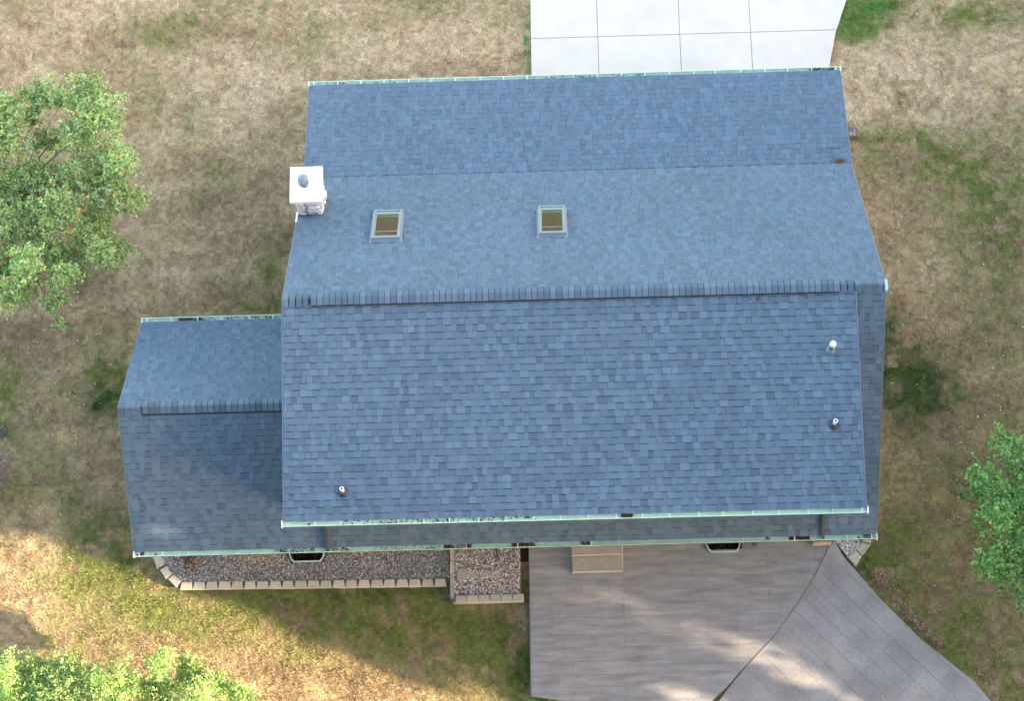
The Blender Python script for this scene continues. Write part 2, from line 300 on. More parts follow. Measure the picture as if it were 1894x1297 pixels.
def chips(name, pts, size, cols, z=.02, label=None, parent=None, pile=0.0):
    """small crumpled leaves / chips as folded quads; pts (n,2|3)"""
    n = len(pts); pts = np.asarray(pts, float)
    if pts.shape[1] == 2: pts = np.concatenate([pts, np.full((n,1), z)], 1)
    pts[:,2] += rng.uniform(0, pile, n)
    s = size*rng.uniform(.6, 1.4, n)[:,None]; az = rng.uniform(0, 6.283, n)
    u = np.stack([np.cos(az), np.sin(az), rng.uniform(-.4,.4,n)], 1); v = np.stack([-np.sin(az), np.cos(az), rng.uniform(-.4,.4,n)], 1)
    V = np.stack([pts-u*s, pts-v*s*.6+[0,0,.25]*s, pts+u*s, pts+v*s*.6], 1).reshape(-1,3)
    c = np.array(cols)[rng.integers(0, len(cols), n)]*rng.uniform(.7,1.3,(n,1))
    me = np_mesh(name, V, np.arange(n*4).reshape(-1,4), M['litter'], np.clip(c,0,.95))
    return link(bpy.data.objects.new(name, me), parent, kind='stuff', label=label)
# pale fallen leaves sprinkled on the lawn, thicker to the right and below the left tree
n = 260; q = np.concatenate([np.stack([rng.normal(15.6,1.4,n), rng.normal(2.2,3.4,n)],1), np.stack([rng.normal(-6,1.2,150), rng.normal(.8,1.5,150)],1), np.stack([rng.uniform(12.8,17.5,90), rng.uniform(-8,-2,90)],1)])
q = q[(q[:,0] > 12.9) | (q[:,0] < -4.2)]
q = q[~inpoly(q[:,0], q[:,1], FAN)]
chips('fallen_leaves', q, .022, [(.55,.45,.30),(.58,.50,.38),(.42,.27,.15),(.50,.36,.2)], z=.045)

# ------------------------------------------------------------------ driveway
mb = MB(); mb.prism(DRIVE, -.1, .012); drv = mb.build('driveway', M['joint'], kind='structure')
def clip(poly, a, b):   # keep the left side of a->b
    out = []; n = len(poly)
    def s(p): return (b[0]-a[0])*(p[1]-a[1])-(b[1]-a[1])*(p[0]-a[0])
    for k in range(n):
        p, q = poly[k], poly[(k+1) % n]; sp, sq = s(p), s(q)
        if sp >= 0: out.append(p)
        if (sp > 0) != (sq > 0) and sp != sq:
            t = sp/(sp-sq); out.append((p[0]+(q[0]-p[0])*t, p[1]+(q[1]-p[1])*t))
    res = []
    for p in out:
        if not res or math.hypot(p[0]-res[-1][0], p[1]-res[-1][1]) > .004: res.append(p)
    if len(res) > 1 and math.hypot(res[0][0]-res[-1][0], res[0][1]-res[-1][1]) < .004: res.pop()
    return res
def clip_to(P, R):
    """the ccw outline R trimmed to the convex piece P"""
    out = list(R)
    for i in range(len(P)):
        if len(out) > 2: out = clip(out, P[i], P[(i+1) % len(P)])
    return out if len(out) > 2 else []
def inset(R, d):
    n = len(R); out = []
    for i in range(n):
        a, b, c = R[i-1], R[i], R[(i+1) % n]
        e1 = Vector((b[0]-a[0], b[1]-a[1])).normalized(); e2 = Vector((c[0]-b[0], c[1]-b[1])).normalized()
        nn = Vector((-e1.y-e2.y, e1.x+e2.x)); nn = nn.normalized() if nn.length > 1e-6 else Vector((-e1.y, e1.x))
        k = d/max(.4, nn.dot(Vector((-e1.y, e1.x)))); out.append((b[0]+nn.x*k, b[1]+nn.y*k))
    return out
gp = .006
for xa, xb in ((5.22,6.905),(6.905,8.955),(8.955,10.725),(10.725,15.6)):
    for ya, yb in ((6.52,7.55),(7.55,9.05),(9.05,10.75),(10.75,12.2),(12.2,13.55)):
        P = [(xa+gp,ya+gp),(xb-gp,ya+gp),(xb-gp,yb-gp),(xa+gp,yb-gp)]
        P = clip_to(P, DRIVE)
        if len(P) > 2: mb = MB(); mb.prism(P, 0, .034, ins=.008); mb.build('concrete_slab', M['conc'], drv)
# ------------------------------------------------------------------ patio and walk
def notch(poly):   # leave the window well out
    out = []
    for p in poly:
        out.append(p)
    return out
mb = MB()
pp = PATIO[:-1]+[(11.9,-3.78),(9.9,-3.78),(9.78,-4.22),(9.06,-4.22),(8.88,-3.78)]
mb.prism(pp, -.15, .091); patio = mb.build('patio', M['patbase'], kind='structure')
mb = MB(); mb.prism(FAN, -.15, .086); walk = mb.build('walkway', M['patbase'], kind='structure')
def curve_x(y, pts):
    pts = sorted(pts, key=lambda p: p[1])
    ys = [p[1] for p in pts]; return float(np.interp(y, ys, [p[0] for p in pts]))
LC = [(8.75,-7.90),(9.01,-7.56),(9.33,-7.30),(9.78,-6.82),(10.43,-6.18),(11.10,-5.32),(11.51,-4.70),(11.80,-4.14),(11.9,-3.78)]
def stone_col(base=(.262,.268,.302)):
    k = random.uniform(.95,1.06); w = random.uniform(-.008,.012)
    return (base[0]*k+w*.6, base[1]*k+w*.2, base[2]*k-w*.4)
def add_stone(P, parent, matk, z=.1, base=(.262,.268,.302)):
    if len(P) < 3: return
    A = .5*abs(sum(P[i][0]*P[(i+1)%len(P)][1]-P[(i+1)%len(P)][0]*P[i][1] for i in range(len(P))))
    if A < .004: return
    mb = MB(); mb.prism(P, .03, z+random.uniform(-.001,.001), ins=.003); me = mb.mesh('paving_stone', M[matk]); flat_color(me, stone_col(base))
    link(bpy.data.objects.new('paving_stone', me), parent)
PIN = inset(PATIO, .006); y = -3.80; row = 0
ctl = [4.9, 7.06, 9.63, 99]
while y > -7.9:
    h = random.choice([.28,.30,.32,.30]); y2 = y-h
    if abs(y2+6.03) < .16: y2 = -6.03
    x = 4.905
    while x < 12:
        x2 = x+random.choice([.35,.5,.62,.75,.95])
        for c in ctl:
            if x < c-.05 and x2 > c-.16: x2 = c
        gj = .0022; P = [(x+gj,y2+gj),(x2-gj,y2+gj),(x2-gj,y-gj),(x+gj,y-gj)]
        if y2 > -4.25 and x < 9.87 and x2 > 8.90:
            parts = [clip(P, (8.86,-9), (8.86,9)), clip(P, (9.91,9), (9.91,-9))]
        else: parts = [P]
        for P in parts:
            if len(P) < 3: continue
            P = clip_to(P, PIN)
            add_stone(P, patio, 'stone')
        x = x2
    y = y2; row += 1
# fan-shaped walk: joints turned 46 degrees
ang = math.radians(-46); ux, uy = math.cos(ang), math.sin(ang); wx_, wy_ = -uy, ux
ox, oy = 11.9, -3.95
FL = [(11.91,-3.78),(11.815,-4.14),(11.525,-4.70),(11.115,-5.32),(10.445,-6.18),(9.795,-6.83),(9.36,-7.32),(9.02,-7.75),(8.9,-8.6),(9.2,-10.4)]
FR = [(16.6,-10.4),(16.2,-9.1),(15.21,-7.72),(14.89,-7.29),(14.43,-6.89),(13.75,-6.29),(12.89,-5.33),(12.15,-4.36),(11.95,-3.95),(11.95,-3.78)]
FIN = inset(FAN, .006); b = -5.6
while b < 3.6:
    hb = random.choice([.36,.42,.48]); a_ = -2.2+random.uniform(-.3,0)
    while a_ < 9:
        a2 = a_+random.choice([.7,.95,1.2,1.45])
        for c in (2.56, 5.2):
            if a_ < c-.05 and a2 > c-.25: a2 = c
        gj = .0025
        loc = [(a_+gj,b+gj),(a2-gj,b+gj),(a2-gj,b+hb-gj),(a_+gj,b+hb-gj)]
        P = [(ox+p*ux+q*wx_, oy+p*uy+q*wy_) for p, q in loc]
        lo = min(p[1] for p in P); hi = max(p[1] for p in P); lx = min(p[0] for p in P); hx = max(p[0] for p in P)
        if hi > -10.3 and lo < -3.8:
            P = clip_to(P, FIN)
            add_stone(P, walk, 'stonefan', z=.095, base=(.272,.278,.312))
        a_ = a2
    b += hb
# pale edge band along the curve
mb = MB()
for k in range(len(FL)-3):
    (xa,ya),(xb,yb) = FL[k], FL[k+1]
    mb.quadbox([(xa-.008,ya,.05),(xb-.008,yb,.05),(xb+.032,yb,.05),(xa+.032,ya,.05),(xa-.008,ya,.106),(xb-.008,yb,.106),(xb+.032,yb,.106),(xa+.032,ya,.106)])
mb.build('edging_strip', mat('edge_concrete', (.27,.245,.225), rough=.8, noise=.15, nscale=15), walk)

# ------------------------------------------------------------------ the house
house = empty('house', (6.2, 1.2, 0), 'house with blue-grey shingle roof, long shed dormer, lower side wing and mint-lined gutters', 'house')
def H(mb, name, m, parent=None, **k): return mb.build(name, m, parent or house, **k)
def wall_prism(sec, xa, xb):
    mb = MB(); n = len(sec); mb.v = [(xa,*p) for p in sec]+[(xb,*p) for p in sec]
    mb.f = [tuple(range(n)), tuple(range(2*n-1, n-1, -1))]+[(i,i+n,(i+1)%n+n,(i+1)%n) for i in range(n)]; mb.m = [0]*len(mb.f); return mb
t = .20
H(wall_prism([(-3.78,-.3),(6.3,-.3),(6.3,GN[1]+.118-t),(4.123,CR[1]-t),(0,HR-t),(-3.78,HR-3.78*MS-t)], .32, 12.17), 'wall', M['wall'])
H(wall_prism([(-3.98,HR-3.98*MS+.0),(-3.98,HR-3.98*.161-t),(-.3,HR-.05-t),(-.3,HR-.3*MS-.3)], .325, 11.60), 'dormer_wall', M['wall'])
H(wall_prism([(-3.775,-.3),(.32,-.3),(.32,WN[1]+.41-t),(WR[0],WR[1]-t),(-3.775,HR-3.775*MS-t)], -3.37, .31), 'wing_wall', M['wall'])

def slab(p0, p1, xa, xb, th=.16):   # roof plane from (y,z) p0 to p1
    return [(xa,p0[0],p0[1]-th),(xb,p0[0],p0[1]-th),(xb,p1[0],p1[1]-th),(xa,p1[0],p1[1]-th),(xa,p0[0],p0[1]),(xb,p0[0],p0[1]),(xb,p1[0],p1[1]),(xa,p1[0],p1[1])]
o_ = -.014
mb = MB()
mb.quadbox(slab((0,HR+o_),(CR[0],CR[1]+o_), 0, W)); mb.quadbox(slab((CR[0],CR[1]+o_),(GN[0],GN[1]+o_), 0, W))
mb.quadbox(slab((SE[0],SE[1]+o_),(-.001,HR+o_), 11.5, W)); mb.quadbox(slab((SE[0],SE[1]+o_),(-3.9,HR-3.9*MS+o_), WX, 11.5))
roof = H(mb, 'roof', M['deck'])
mb = MB(); mb.quadbox(slab((DE[0],DE[1]+o_),(-.002,HR+o_), 0, DX)); droof = H(mb, 'dormer_roof', M['deck'])
mb = MB(); mb.quadbox(slab((-3.9,HR-3.9*MS+o_),(WR[0],WR[1]+o_), WX, .31)); mb.quadbox(slab((WR[0],WR[1]+o_),(WN[0],WN[1]+o_), WX, .31))
wroof = H(mb, 'wing_roof', M['deck'])
def rake(p0, p1, x, parent, m='trim', w=.022, top=.006, dp=.17):
    mb = MB(); a_, b_ = sorted([p0,p1])
    xa, xb = x-w/2, x+w/2
    mb.quadbox([(xa,a_[0],a_[1]-dp),(xb,a_[0],a_[1]-dp),(xb,b_[0],b_[1]-dp),(xa,b_[0],b_[1]-dp),(xa,a_[0],a_[1]+top),(xb,a_[0],a_[1]+top),(xb,b_[0],b_[1]+top),(xa,b_[0],b_[1]+top)])
    H(mb, 'rake_trim', M[m], parent)
for x, m in ((-.016,'trim'),(W+.016,'trim')):
    rake((0,HR),CR,x,roof,m); rake(CR,GN,x,roof,m)
rake((0,HR),SE,W+.016,roof); rake(DE,(0,HR),-.016,droof); rake(DE,(-.1,HR-.02),DX+.016,droof)
rake(WR,(SE[0],SE[1]),WX-.016,wroof); rake(WR,WN,WX-.016,wroof)
mb = MB(); mb.box(W-.01,W+.05,-.14,.10,HR-.12,HR+.035); H(mb,'drip_edge',mat('blue_white_metal',(.38,.52,.66),rough=.4),roof)

# shingles
EXP = .1429
BASE = np.array([.110,.170,.249])
def tone(r_):
    k = r_.choice([.84,.91,.96,1.0,1.04,1.08,1.15], p=[.07,.15,.2,.2,.17,.14,.07])*r_.uniform(.97,1.03)
    h = r_.normal(0,.007)
    c = BASE*k; c = c+np.array([h*.8,0,-h*.3])*.6
    if r_.random() < .002: c = c*np.array([1.25,1.05,1.0])
    return c
def shingle_field(O, down, xr, s0, s1, singles=0, parent=None, holes=()):
    """O: (y,z) at slope distance 0; down: unit (dy,dz); tabs laid course by course from the eave up"""
    nrm = (-down[1], down[0]) if down[0] < 0 else (down[1]*-1, down[0])
    if nrm[1] < 0: nrm = (-nrm[0], -nrm[1])
    V = []; F = []; Cc = []; count = 0
    ncr = int(math.ceil((s1-s0)/EXP))
    for k in range(ncr):
        se = s1-k*EXP; ss = max(se-EXP-.012, s0)
        x = xr[0]; off = rng.uniform(0,.12); first = True; raised = rng.random() < .5
        while x < xr[1]-1e-6:
            w = rng.uniform(.10,.21) if raised else rng.uniform(.09,.19)
            if first: w = max(.05, w-off); first = False
            x2 = min(x+w, xr[1])
            if xr[1]-x2 < .035: x2 = xr[1]
            c = tone(rng)
            if down[0] > 0: c = BASE+(c-BASE)*.75
            he = .014 if raised else .006; hs = .0015
            if not raised: c = c*.95
            def P(xx, s, h): return (xx, O[0]+down[0]*s+nrm[0]*h, O[1]+down[1]*s+nrm[1]*h)
            inh = any(h_[0] < (x+x2)/2 < h_[1] and h_[2] < (ss+se)/2 < h_[3] for h_ in holes)
            lv = []; lf = []; lc = []
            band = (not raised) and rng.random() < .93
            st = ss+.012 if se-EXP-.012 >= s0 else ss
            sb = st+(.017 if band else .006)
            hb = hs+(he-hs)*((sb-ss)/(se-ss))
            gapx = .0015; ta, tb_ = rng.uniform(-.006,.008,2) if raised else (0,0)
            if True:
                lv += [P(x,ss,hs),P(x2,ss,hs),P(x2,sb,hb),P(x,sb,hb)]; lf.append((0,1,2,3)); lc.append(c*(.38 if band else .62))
            b = len(lv); lv += [P(x+gapx,sb,hb),P(x2-gapx,sb,hb),P(x2-gapx+tb_*(x2 < xr[1]),se,he),P(x+gapx-ta*(x > xr[0]),se,he)]; lf.append((b,b+1,b+2,b+3)); lc.append(c)
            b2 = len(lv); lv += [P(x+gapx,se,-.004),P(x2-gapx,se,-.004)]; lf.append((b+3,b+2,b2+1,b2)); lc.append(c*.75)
            if raised:
                b3 = len(lv); lv += [P(x+gapx,ss,-.004),P(x2-gapx,ss,-.004)]
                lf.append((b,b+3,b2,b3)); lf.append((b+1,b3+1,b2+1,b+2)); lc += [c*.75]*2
            if down[0] > 0: lf = [f[::-1] for f in lf]
            if not inh:
                if count < singles:
                    me = np_mesh('shingle', np.array(lv), np.array(lf), M['shingle'], np.array(lc)); link(bpy.data.objects.new('shingle', me), parent); count += 1
                else:
                    b0 = len(V); V += lv; F += [tuple(b0+i for i in f) for f in lf]; Cc += lc
            x = x2; raised = not raised if rng.random() < .88 else raised
    me = np_mesh('shingles', np.array(V), np.array(F), M['shingle'], np.array(Cc))
    link(bpy.data.objects.new('shingles', me), parent, kind='stuff')
def unit(a, b): d = math.hypot(b[0]-a[0], b[1]-a[1]); return ((b[0]-a[0])/d, (b[1]-a[1])/d), d
dS, lS = unit((0,HR), SE); dN, lN = unit((0,HR), CR); dG, lG = unit(CR, GN); dD, lD = unit((0,HR), DE); dW, lW = unit(WR, WN)
cosN = dN[0]
SK = [(1.70,2.33,1.82/cosN,2.77/cosN), (5.345,5.935,1.82/cosN,2.76/cosN)]
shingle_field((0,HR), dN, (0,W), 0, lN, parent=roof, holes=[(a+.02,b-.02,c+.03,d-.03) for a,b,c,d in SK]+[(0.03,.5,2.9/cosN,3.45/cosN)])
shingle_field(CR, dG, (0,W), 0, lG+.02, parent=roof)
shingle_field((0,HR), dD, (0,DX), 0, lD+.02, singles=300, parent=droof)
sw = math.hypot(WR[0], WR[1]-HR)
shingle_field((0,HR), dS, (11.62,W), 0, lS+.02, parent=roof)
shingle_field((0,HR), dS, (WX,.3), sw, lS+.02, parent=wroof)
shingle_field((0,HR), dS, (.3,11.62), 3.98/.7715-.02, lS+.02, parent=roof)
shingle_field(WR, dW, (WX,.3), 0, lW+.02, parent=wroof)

# ridge caps
def cap_mesh(sn, ss, wn=.155, ws=.155, th=.012, ln=.117):
    mb = MB(); prof = [(wn,-wn*sn),(wn*.5,-wn*.5*sn+.004),(0.02,.004),(-.02,.004),(-ws*.5,-ws*.5*ss+.004),(-ws,-ws*ss)]
    n = len(prof)
    for xx, zo in ((0,0.0),(ln,.006)):
        for dz_ in (0, th): mb.v += [(xx, p[0], p[1]+zo+dz_) for p in prof]
    for i in range(n-1):
        mb.f.append((n+i, n+i+1, 3*n+i+1, 3*n+i)); mb.f.append((2*n+i, 3*n+i, 3*n+i+1, 2*n+i+1)); mb.f.append((i, i+1, n+i+1, n+i))
    mb.f.append((0, n, 3*n, 2*n)); mb.f.append((n-1, 3*n-1, 4*n-1, 2*n-1)); mb.m = [0]*len(mb.f)
    return mb.mesh('ridge_cap', M['cap'])
cm = {k: cap_mesh(*v) for k, v in dict(a=(MS,.161), b=(MS,MS), v=(MS*.55,.161,.145,.15,.018), w=(MS*.8,MS*.8,.14,.14,.018)).items()}
def caps(xa, xb, y, z, key, dz, parent):
    n = max(1, round((xb-xa)/.1275)); st = (xb-xa)/n
    for i in range(n):
        o = bpy.data.objects.new('ridge_cap', cm[key]); o.location = (xa+i*st, y+random.uniform(-.003,.003), z+dz+random.uniform(0,.002)); link(o, parent)
caps(0, .56, 0, HR, 'a', .012, roof); caps(.60, 11.55, 0, HR, 'v', .066, roof); caps(11.57, 11.87, 0, HR, 'a', .012, roof); caps(11.87, W-.02, 0, HR, 'b', .012, roof)
caps(WX, WX+.50, WR[0], WR[1], 'b', .012, wroof); caps(WX+.52, .28, WR[0], WR[1], 'w', .060, wroof)
def ridge_vent(xa, xb, y, z, sn, ss, w, parent):
    mb = MB(); prof = [(w,-w*sn-.03),(w,-w*sn+.036),(0,.045),(-w,-w*ss+.036),(-w,-w*ss-.03)]; n = 5
    mb.v = [(xa,y+p[0],z+p[1]) for p in prof]+[(xb,y+p[0],z+p[1]) for p in prof]
    mb.f = [(i,i+1,i+6,i+5) for i in range(4)]+[(0,4,3,2,1),(5,6,7,8,9)]; mb.m = [0]*6; H(mb,'ridge_vent',M['vent'],parent)
ridge_vent(.61, 11.54, 0, HR, MS*.55, .161, .158, roof); ridge_vent(WX+.53, .29, WR[0], WR[1], MS*.8, MS*.8, .150, wroof)

def underlay(xa, xb, y, z, sn, ss, parent):
    mb = MB(); prof = [(.145,-.145*sn+.004),(0,.010),(-.145,-.145*ss+.004)]
    mb.v = [(xa,y+p[0],z+p[1]) for p in prof]+[(xb,y+p[0],z+p[1]) for p in prof]; mb.f = [(0,1,4,3),(1,2,5,4)]; mb.m = [0,0]; H(mb,'underlay',M['vent'],parent)
underlay(.0,.58,0,HR,MS,.161,roof); underlay(11.57,11.87,0,HR,MS,.161,roof); underlay(11.87,W-.02,0,HR,MS,MS,roof); underlay(WX,WX+.5,WR[0],WR[1],MS,MS,wroof)
# gutters: open troughs, mint inside, slate outside
def gutter(xa, xb, y, z, sgn, name_parent=house, hang=None, outlets=(), caps_=(True,True)):
    """y,z: roof edge; sgn -1 = trough lies to the south"""
    mb = MB(); w = .125
    prof_o = [(.0,.0),(.0,-.10),(.10,-.10),(.138,-.05),(.138,-.004),(.132,.002)]
    prof_i = [(.118,-.002),(.124,-.03),(.095,-.068),(.008,-.068),(.008,.0)]
    pr = prof_o+prof_i; n = len(pr)
    for xx in (xa, xb): mb.v += [(xx, y+sgn*(p[0]-.015), z-.014+p[1]) for p in pr]
    for i in range(n):
        j = (i+1) % n; f = (i, j, n+j, n+i); mb.f.append(f if sgn < 0 else f[::-1]); mb.m.append(0 if i < 4 else 1)
    gu = H(mb, 'gutter', [M['slate'], M['mint']])
    if hang is None:
        nh = round((xb-xa)/.54); hang = [xa+.12+(xb-xa-.24)*i/(nh-1)+random.uniform(-.04,.04)*(0<i<nh-1) for i in range(nh)]
    hm = MB(); y0, y1 = sorted([0, sgn*.127]); hm.box(-.011,.011,y0,y1,-.004,.004); hm.box(-.03,.03,*sorted([sgn*.0,sgn*.022]),-.012,.003)
    hme = hm.mesh('gutter_hanger', M['white'])
    for hx in hang:
        o = bpy.data.objects.new('gutter_hanger', hme); o.location = (hx, y-sgn*.012, z-.015); link(o, gu)
    for e, xx in zip(caps_, (xa, xb)):
        if e:
            m2 = MB(); y0, y1 = sorted([y-sgn*.017, y+sgn*.126]); m2.box(xx-.014, xx+.014, y0, y1, z-.12, z-.008); m2.build('end_cap', M['white'], gu)
    for ox_ in outlets:
        m2 = MB(); c = (ox_, y+sgn*.065); m2.prism([(c[0]+.032*math.cos(a), c[1]+.022*math.sin(a)) for a in [k*math.pi/4 for k in range(8)]], z-.090, z-.078); m2.build('outlet', M['black'], gu)
    return gu
g_n = gutter(-.03, W+.03, GN[0], GN[1], 1)
g_d = gutter(-.05, DX+.05, DE[0], DE[1], -1, outlets=(.50,11.22))
g_s = gutter(WX-.02, W+.02, SE[0], SE[1], -1, outlets=(WX+.45,12.12))
g_w = gutter(WX-.03, -.02, WN[0], WN[1], 1, caps_=(True,False))
# downspouts lying over the lower roof
for dxp in (.55, 11.335):
    def sp(yy, h): return (dxp, yy, HR+yy*MS+h)
    mb = MB(); pts = [(dxp,-4.57,DE[1]-.12),(dxp,-4.50,DE[1]-.3),(dxp,-4.06,DE[1]-.75),(dxp,-4.05,HR-4.05*MS+.25),sp(-4.12,.085),sp(-4.44,.06),(dxp,-4.52,SE[1]-.05)]
    hw = .038
    for i in range(len(pts)-1):
        a_, b_ = Vector(pts[i]), Vector(pts[i+1]); d = (b_-a_).normalized(); nn = d.cross(Vector((1,0,0))).normalized()*.028; xv = Vector((hw,0,0))
        mb.quadbox([a_-xv-nn, a_+xv-nn, a_+xv+nn, a_-xv+nn, b_-xv-nn, b_+xv-nn, b_+xv+nn, b_-xv+nn])
        mb.quadbox([a_-xv*.15-nn*1.12, a_+xv*.15-nn*1.12, a_+xv*.15+nn*1.12, a_-xv*.15+nn*1.12, b_-xv*.15-nn*1.12, b_+xv*.15-nn*1.12, b_+xv*.15+nn*1.12, b_-xv*.15+nn*1.12])
    H(mb, 'downspout', M['slate'])

# skylights
def onN(x, s, h): return Vector((x, dN[0]*s-dN[1]*h, HR+dN[1]*s+dN[0]*h))
def nbox(mb, xa, xb, sa, sb, ha, hb, mi=0):
    mb.quadbox([onN(xa,sa,ha),onN(xa,sb,ha),onN(xb,sb,ha),onN(xb,sa,ha),onN(xa,sa,hb),onN(xa,sb,hb),onN(xb,sb,hb),onN(xb,sa,hb)][::1], mi)
for xa, xb, sa, sb in SK:
    mb = MB(); f = .045; nbox(mb,xa,xa+f,sa,sb,-.03,.10); nbox(mb,xb-f,xb,sa,sb,-.03,.10); nbox(mb,xa+f,xb-f,sa,sa+.06,-.03,.10); nbox(mb,xa+f,xb-f,sb-.05,sb,-.03,.10)
    nbox(mb,xa-.05,xb+.05,sa-.05,sa,0.0,.016); nbox(mb,xa-.04,xa,sa,sb,0.0,.016); nbox(mb,xb,xb+.04,sa,sb,0.0,.016)
    sk = H(mb, 'skylight', M['sframe'])
    mb = MB(); e = .028
    nbox(mb,xa+f,xb-f,sb-.05-.11,sb-.05,0,.078); nbox(mb,xa+f,xa+f+e,sa+.06,sb-.16,0,.078); nbox(mb,xb-f-e,xb-f,sa+.06,sb-.16,0,.078); nbox(mb,xa+f+e,xb-f-e,sa+.06,sa+.11,0,.078)
    mb.build('liner', M['sliner'], sk)
    mb = MB(); nbox(mb,xa+f+e,xb-f-e,sa+.11,sb-.16,-.01,.022); mb.build('blind', M['blind'], sk)
    mb = MB(); nbox(mb,xa+f+e,xb-f-e,sa+.36,sa+.385,.022,.036); nbox(mb,xa+f+e,xb-f-e,sb-.20,sb-.185,.022,.036); mb.build('blind_rail', M['sliner'], sk)
    mb = MB(); b = 0; mb.v = [tuple(onN(*p)) for p in ((xa+f,sa+.06,.085),(xb-f,sa+.06,.085),(xb-f,sb-.05,.085),(xa+f,sb-.05,.085))]; mb.f = [(0,1,2,3)]; mb.m = [0]; mb.build('pane', M['glass'], sk)

# vent pipes through the dormer roof
def vent(x, y, kind):
    z = HR+y*.161; mb = MB(); seg = 14
    mb.tube([(x,y,z-.05),(x,y,z+.30)], [.034,.034], seg); h = H(mb, 'vent_pipe', M['rubber'] if kind == 'metal' else M['pvc'], smooth=False)
    mb = MB(); nb_ = Vector((0,-.159,.987)); c = Vector((x,y,z))
    mb.tube([c+nb_*.008, c+nb_*.02, c+Vector((0,0,.07)), c+Vector((0,0,.10))], [.115 if kind!='metal' else .10,.095 if kind!='metal' else .085,.05,.043], 18); mb.build('boot', M['galv'] if kind == 'metal' else M['rubber'], h, smooth=False)
    if kind == 'metal':
        mb = MB(); mb.tube([(x,y,z+.29),(x,y,z+.31),(x,y,z+.40),(x,y,z+.43)], [.045,.068,.068,.035], 16); mb.build('vent_cap', M['white'], h)
    else:
        mb = MB(); mb.tube([(x,y,z+.27),(x,y,z+.315)], [.046,.046], 16); mb.build('pipe_rim', M['pvc'], h)
        mb = MB(); mb.tube([(x,y,z+.316),(x,y,z+.3175)], [.024,.024], 12); mb.build('pipe_bore', M['black'], h)
vent(11.31, -1.32, 'metal'); vent(11.30, -2.86, 'pvc'); vent(1.22, -3.98, 'pvc')

# chimney
CX0, CX1, CY0, CY1 = -.02, .555, 2.84, 3.53
mb = MB(); mb.box(CX0+.03, CX1-.03, CY0+.03, CY1-.03, -.2, 5.08); chim = H(mb, 'chimney', M['mortar'])
def rock(cx, cy, cz, a, b, c_, axis):
    mb = MB(); n = 8; ring = []
    for k in range(n):
        tt = 2*math.pi*(k+.5)/n; rr = random.uniform(.88,1.06)
        sx_ = math.copysign(abs(math.cos(tt))**.6, math.cos(tt))*a*rr; sz_ = math.copysign(abs(math.sin(tt))**.6, math.sin(tt))*b*rr; ring.append((sx_, sz_))
    for dpt, sc_ in ((0,1.0),(c_*.7,.92),(c_,.6)):
        for q, w_ in ring:
            mb.v.append((cx+q*sc_, cy-dpt, cz+w_*sc_) if axis == 'S' else (cx+dpt, cy+q*sc_, cz+w_*sc_))
    for l_ in range(2):
        for k in range(n): mb.f.append((l_*n+k, l_*n+(k+1)%n, (l_+1)*n+(k+1)%n, (l_+1)*n+k))
    mb.f.append(tuple(2*n+k for k in range(n))); mb.m = [0]*len(mb.f)
    if axis == 'E': mb.f = [f[::-1] for f in mb.f]
    mb.build('stone', M['whites'], chim, smooth=False)
zc = 3.55
while zc < 5.0:
    hh = random.uniform(.13,.20)
    hh = min(hh, 5.07-zc)
    if hh < .07: break
    for axis, lo, hi in (('S',CX0+.01,CX1-.01),('E',CY0+.01,CY1-.01)):
        u = lo
        while u < hi-.02:
            wdt = random.uniform(.15,.30); u2 = u+wdt if hi-(u+wdt) > .10 else hi
            cu = (u+u2)/2
            if axis == 'S': rock(cu, CY0+.035, zc+hh/2, (u2-u)/2*.98, hh/2*.98, random.uniform(.04,.085), 'S')
            else: rock(CX1-.035, cu, zc+hh/2, (u2-u)/2*.98, hh/2*.98, random.uniform(.03,.07), 'E')
            u = u2
    zc += hh
mb = MB(); mb.tboxl(-.08,.635,2.755,3.585,5.08,5.20,.02); mb.build('chimney_cap', M['capc'], chim)
fx, fy = .245, 3.16
mb = MB(); mb.tube([(fx,fy,5.19),(fx,fy,5.34)], [.085,.085], 18); fl = mb.build('flue', M['galv'], chim)
mb = MB(); mb.tube([(fx,fy,5.33),(fx,fy,5.35),(fx,fy,5.37)], [.115,.12,.10], 20); mb.build('flue_collar', M['galv'], chim)
mb = MB(); mb.tube([(fx,fy,5.36),(fx,fy,5.43)], [.06,.06], 14); mb.build('flue_neck', M['black'], chim)
mb = MB(); mb.tube([(fx,fy,5.43),(fx,fy,5.45),(fx,fy,5.53),(fx,fy,5.57)], [.115,.118,.112,.03], 20); mb.build('flue_cowl', M['galv'], chim)
mb = MB(); mb.quadbox([(-.04,2.55,HR-2.55*MS-.12),(.0,2.55,HR-2.55*MS-.12),(.0,2.86,HR-2.86*MS-.1),(-.04,2.86,HR-2.86*MS-.1),(-.04,2.55,HR-2.55*MS+.02),(.0,2.55,HR-2.55*MS+.02),(.0,2.86,HR-2.86*MS+.10),(-.04,2.86,HR-2.86*MS+.10)]); mb.build('flashing', M['trimw'], chim)

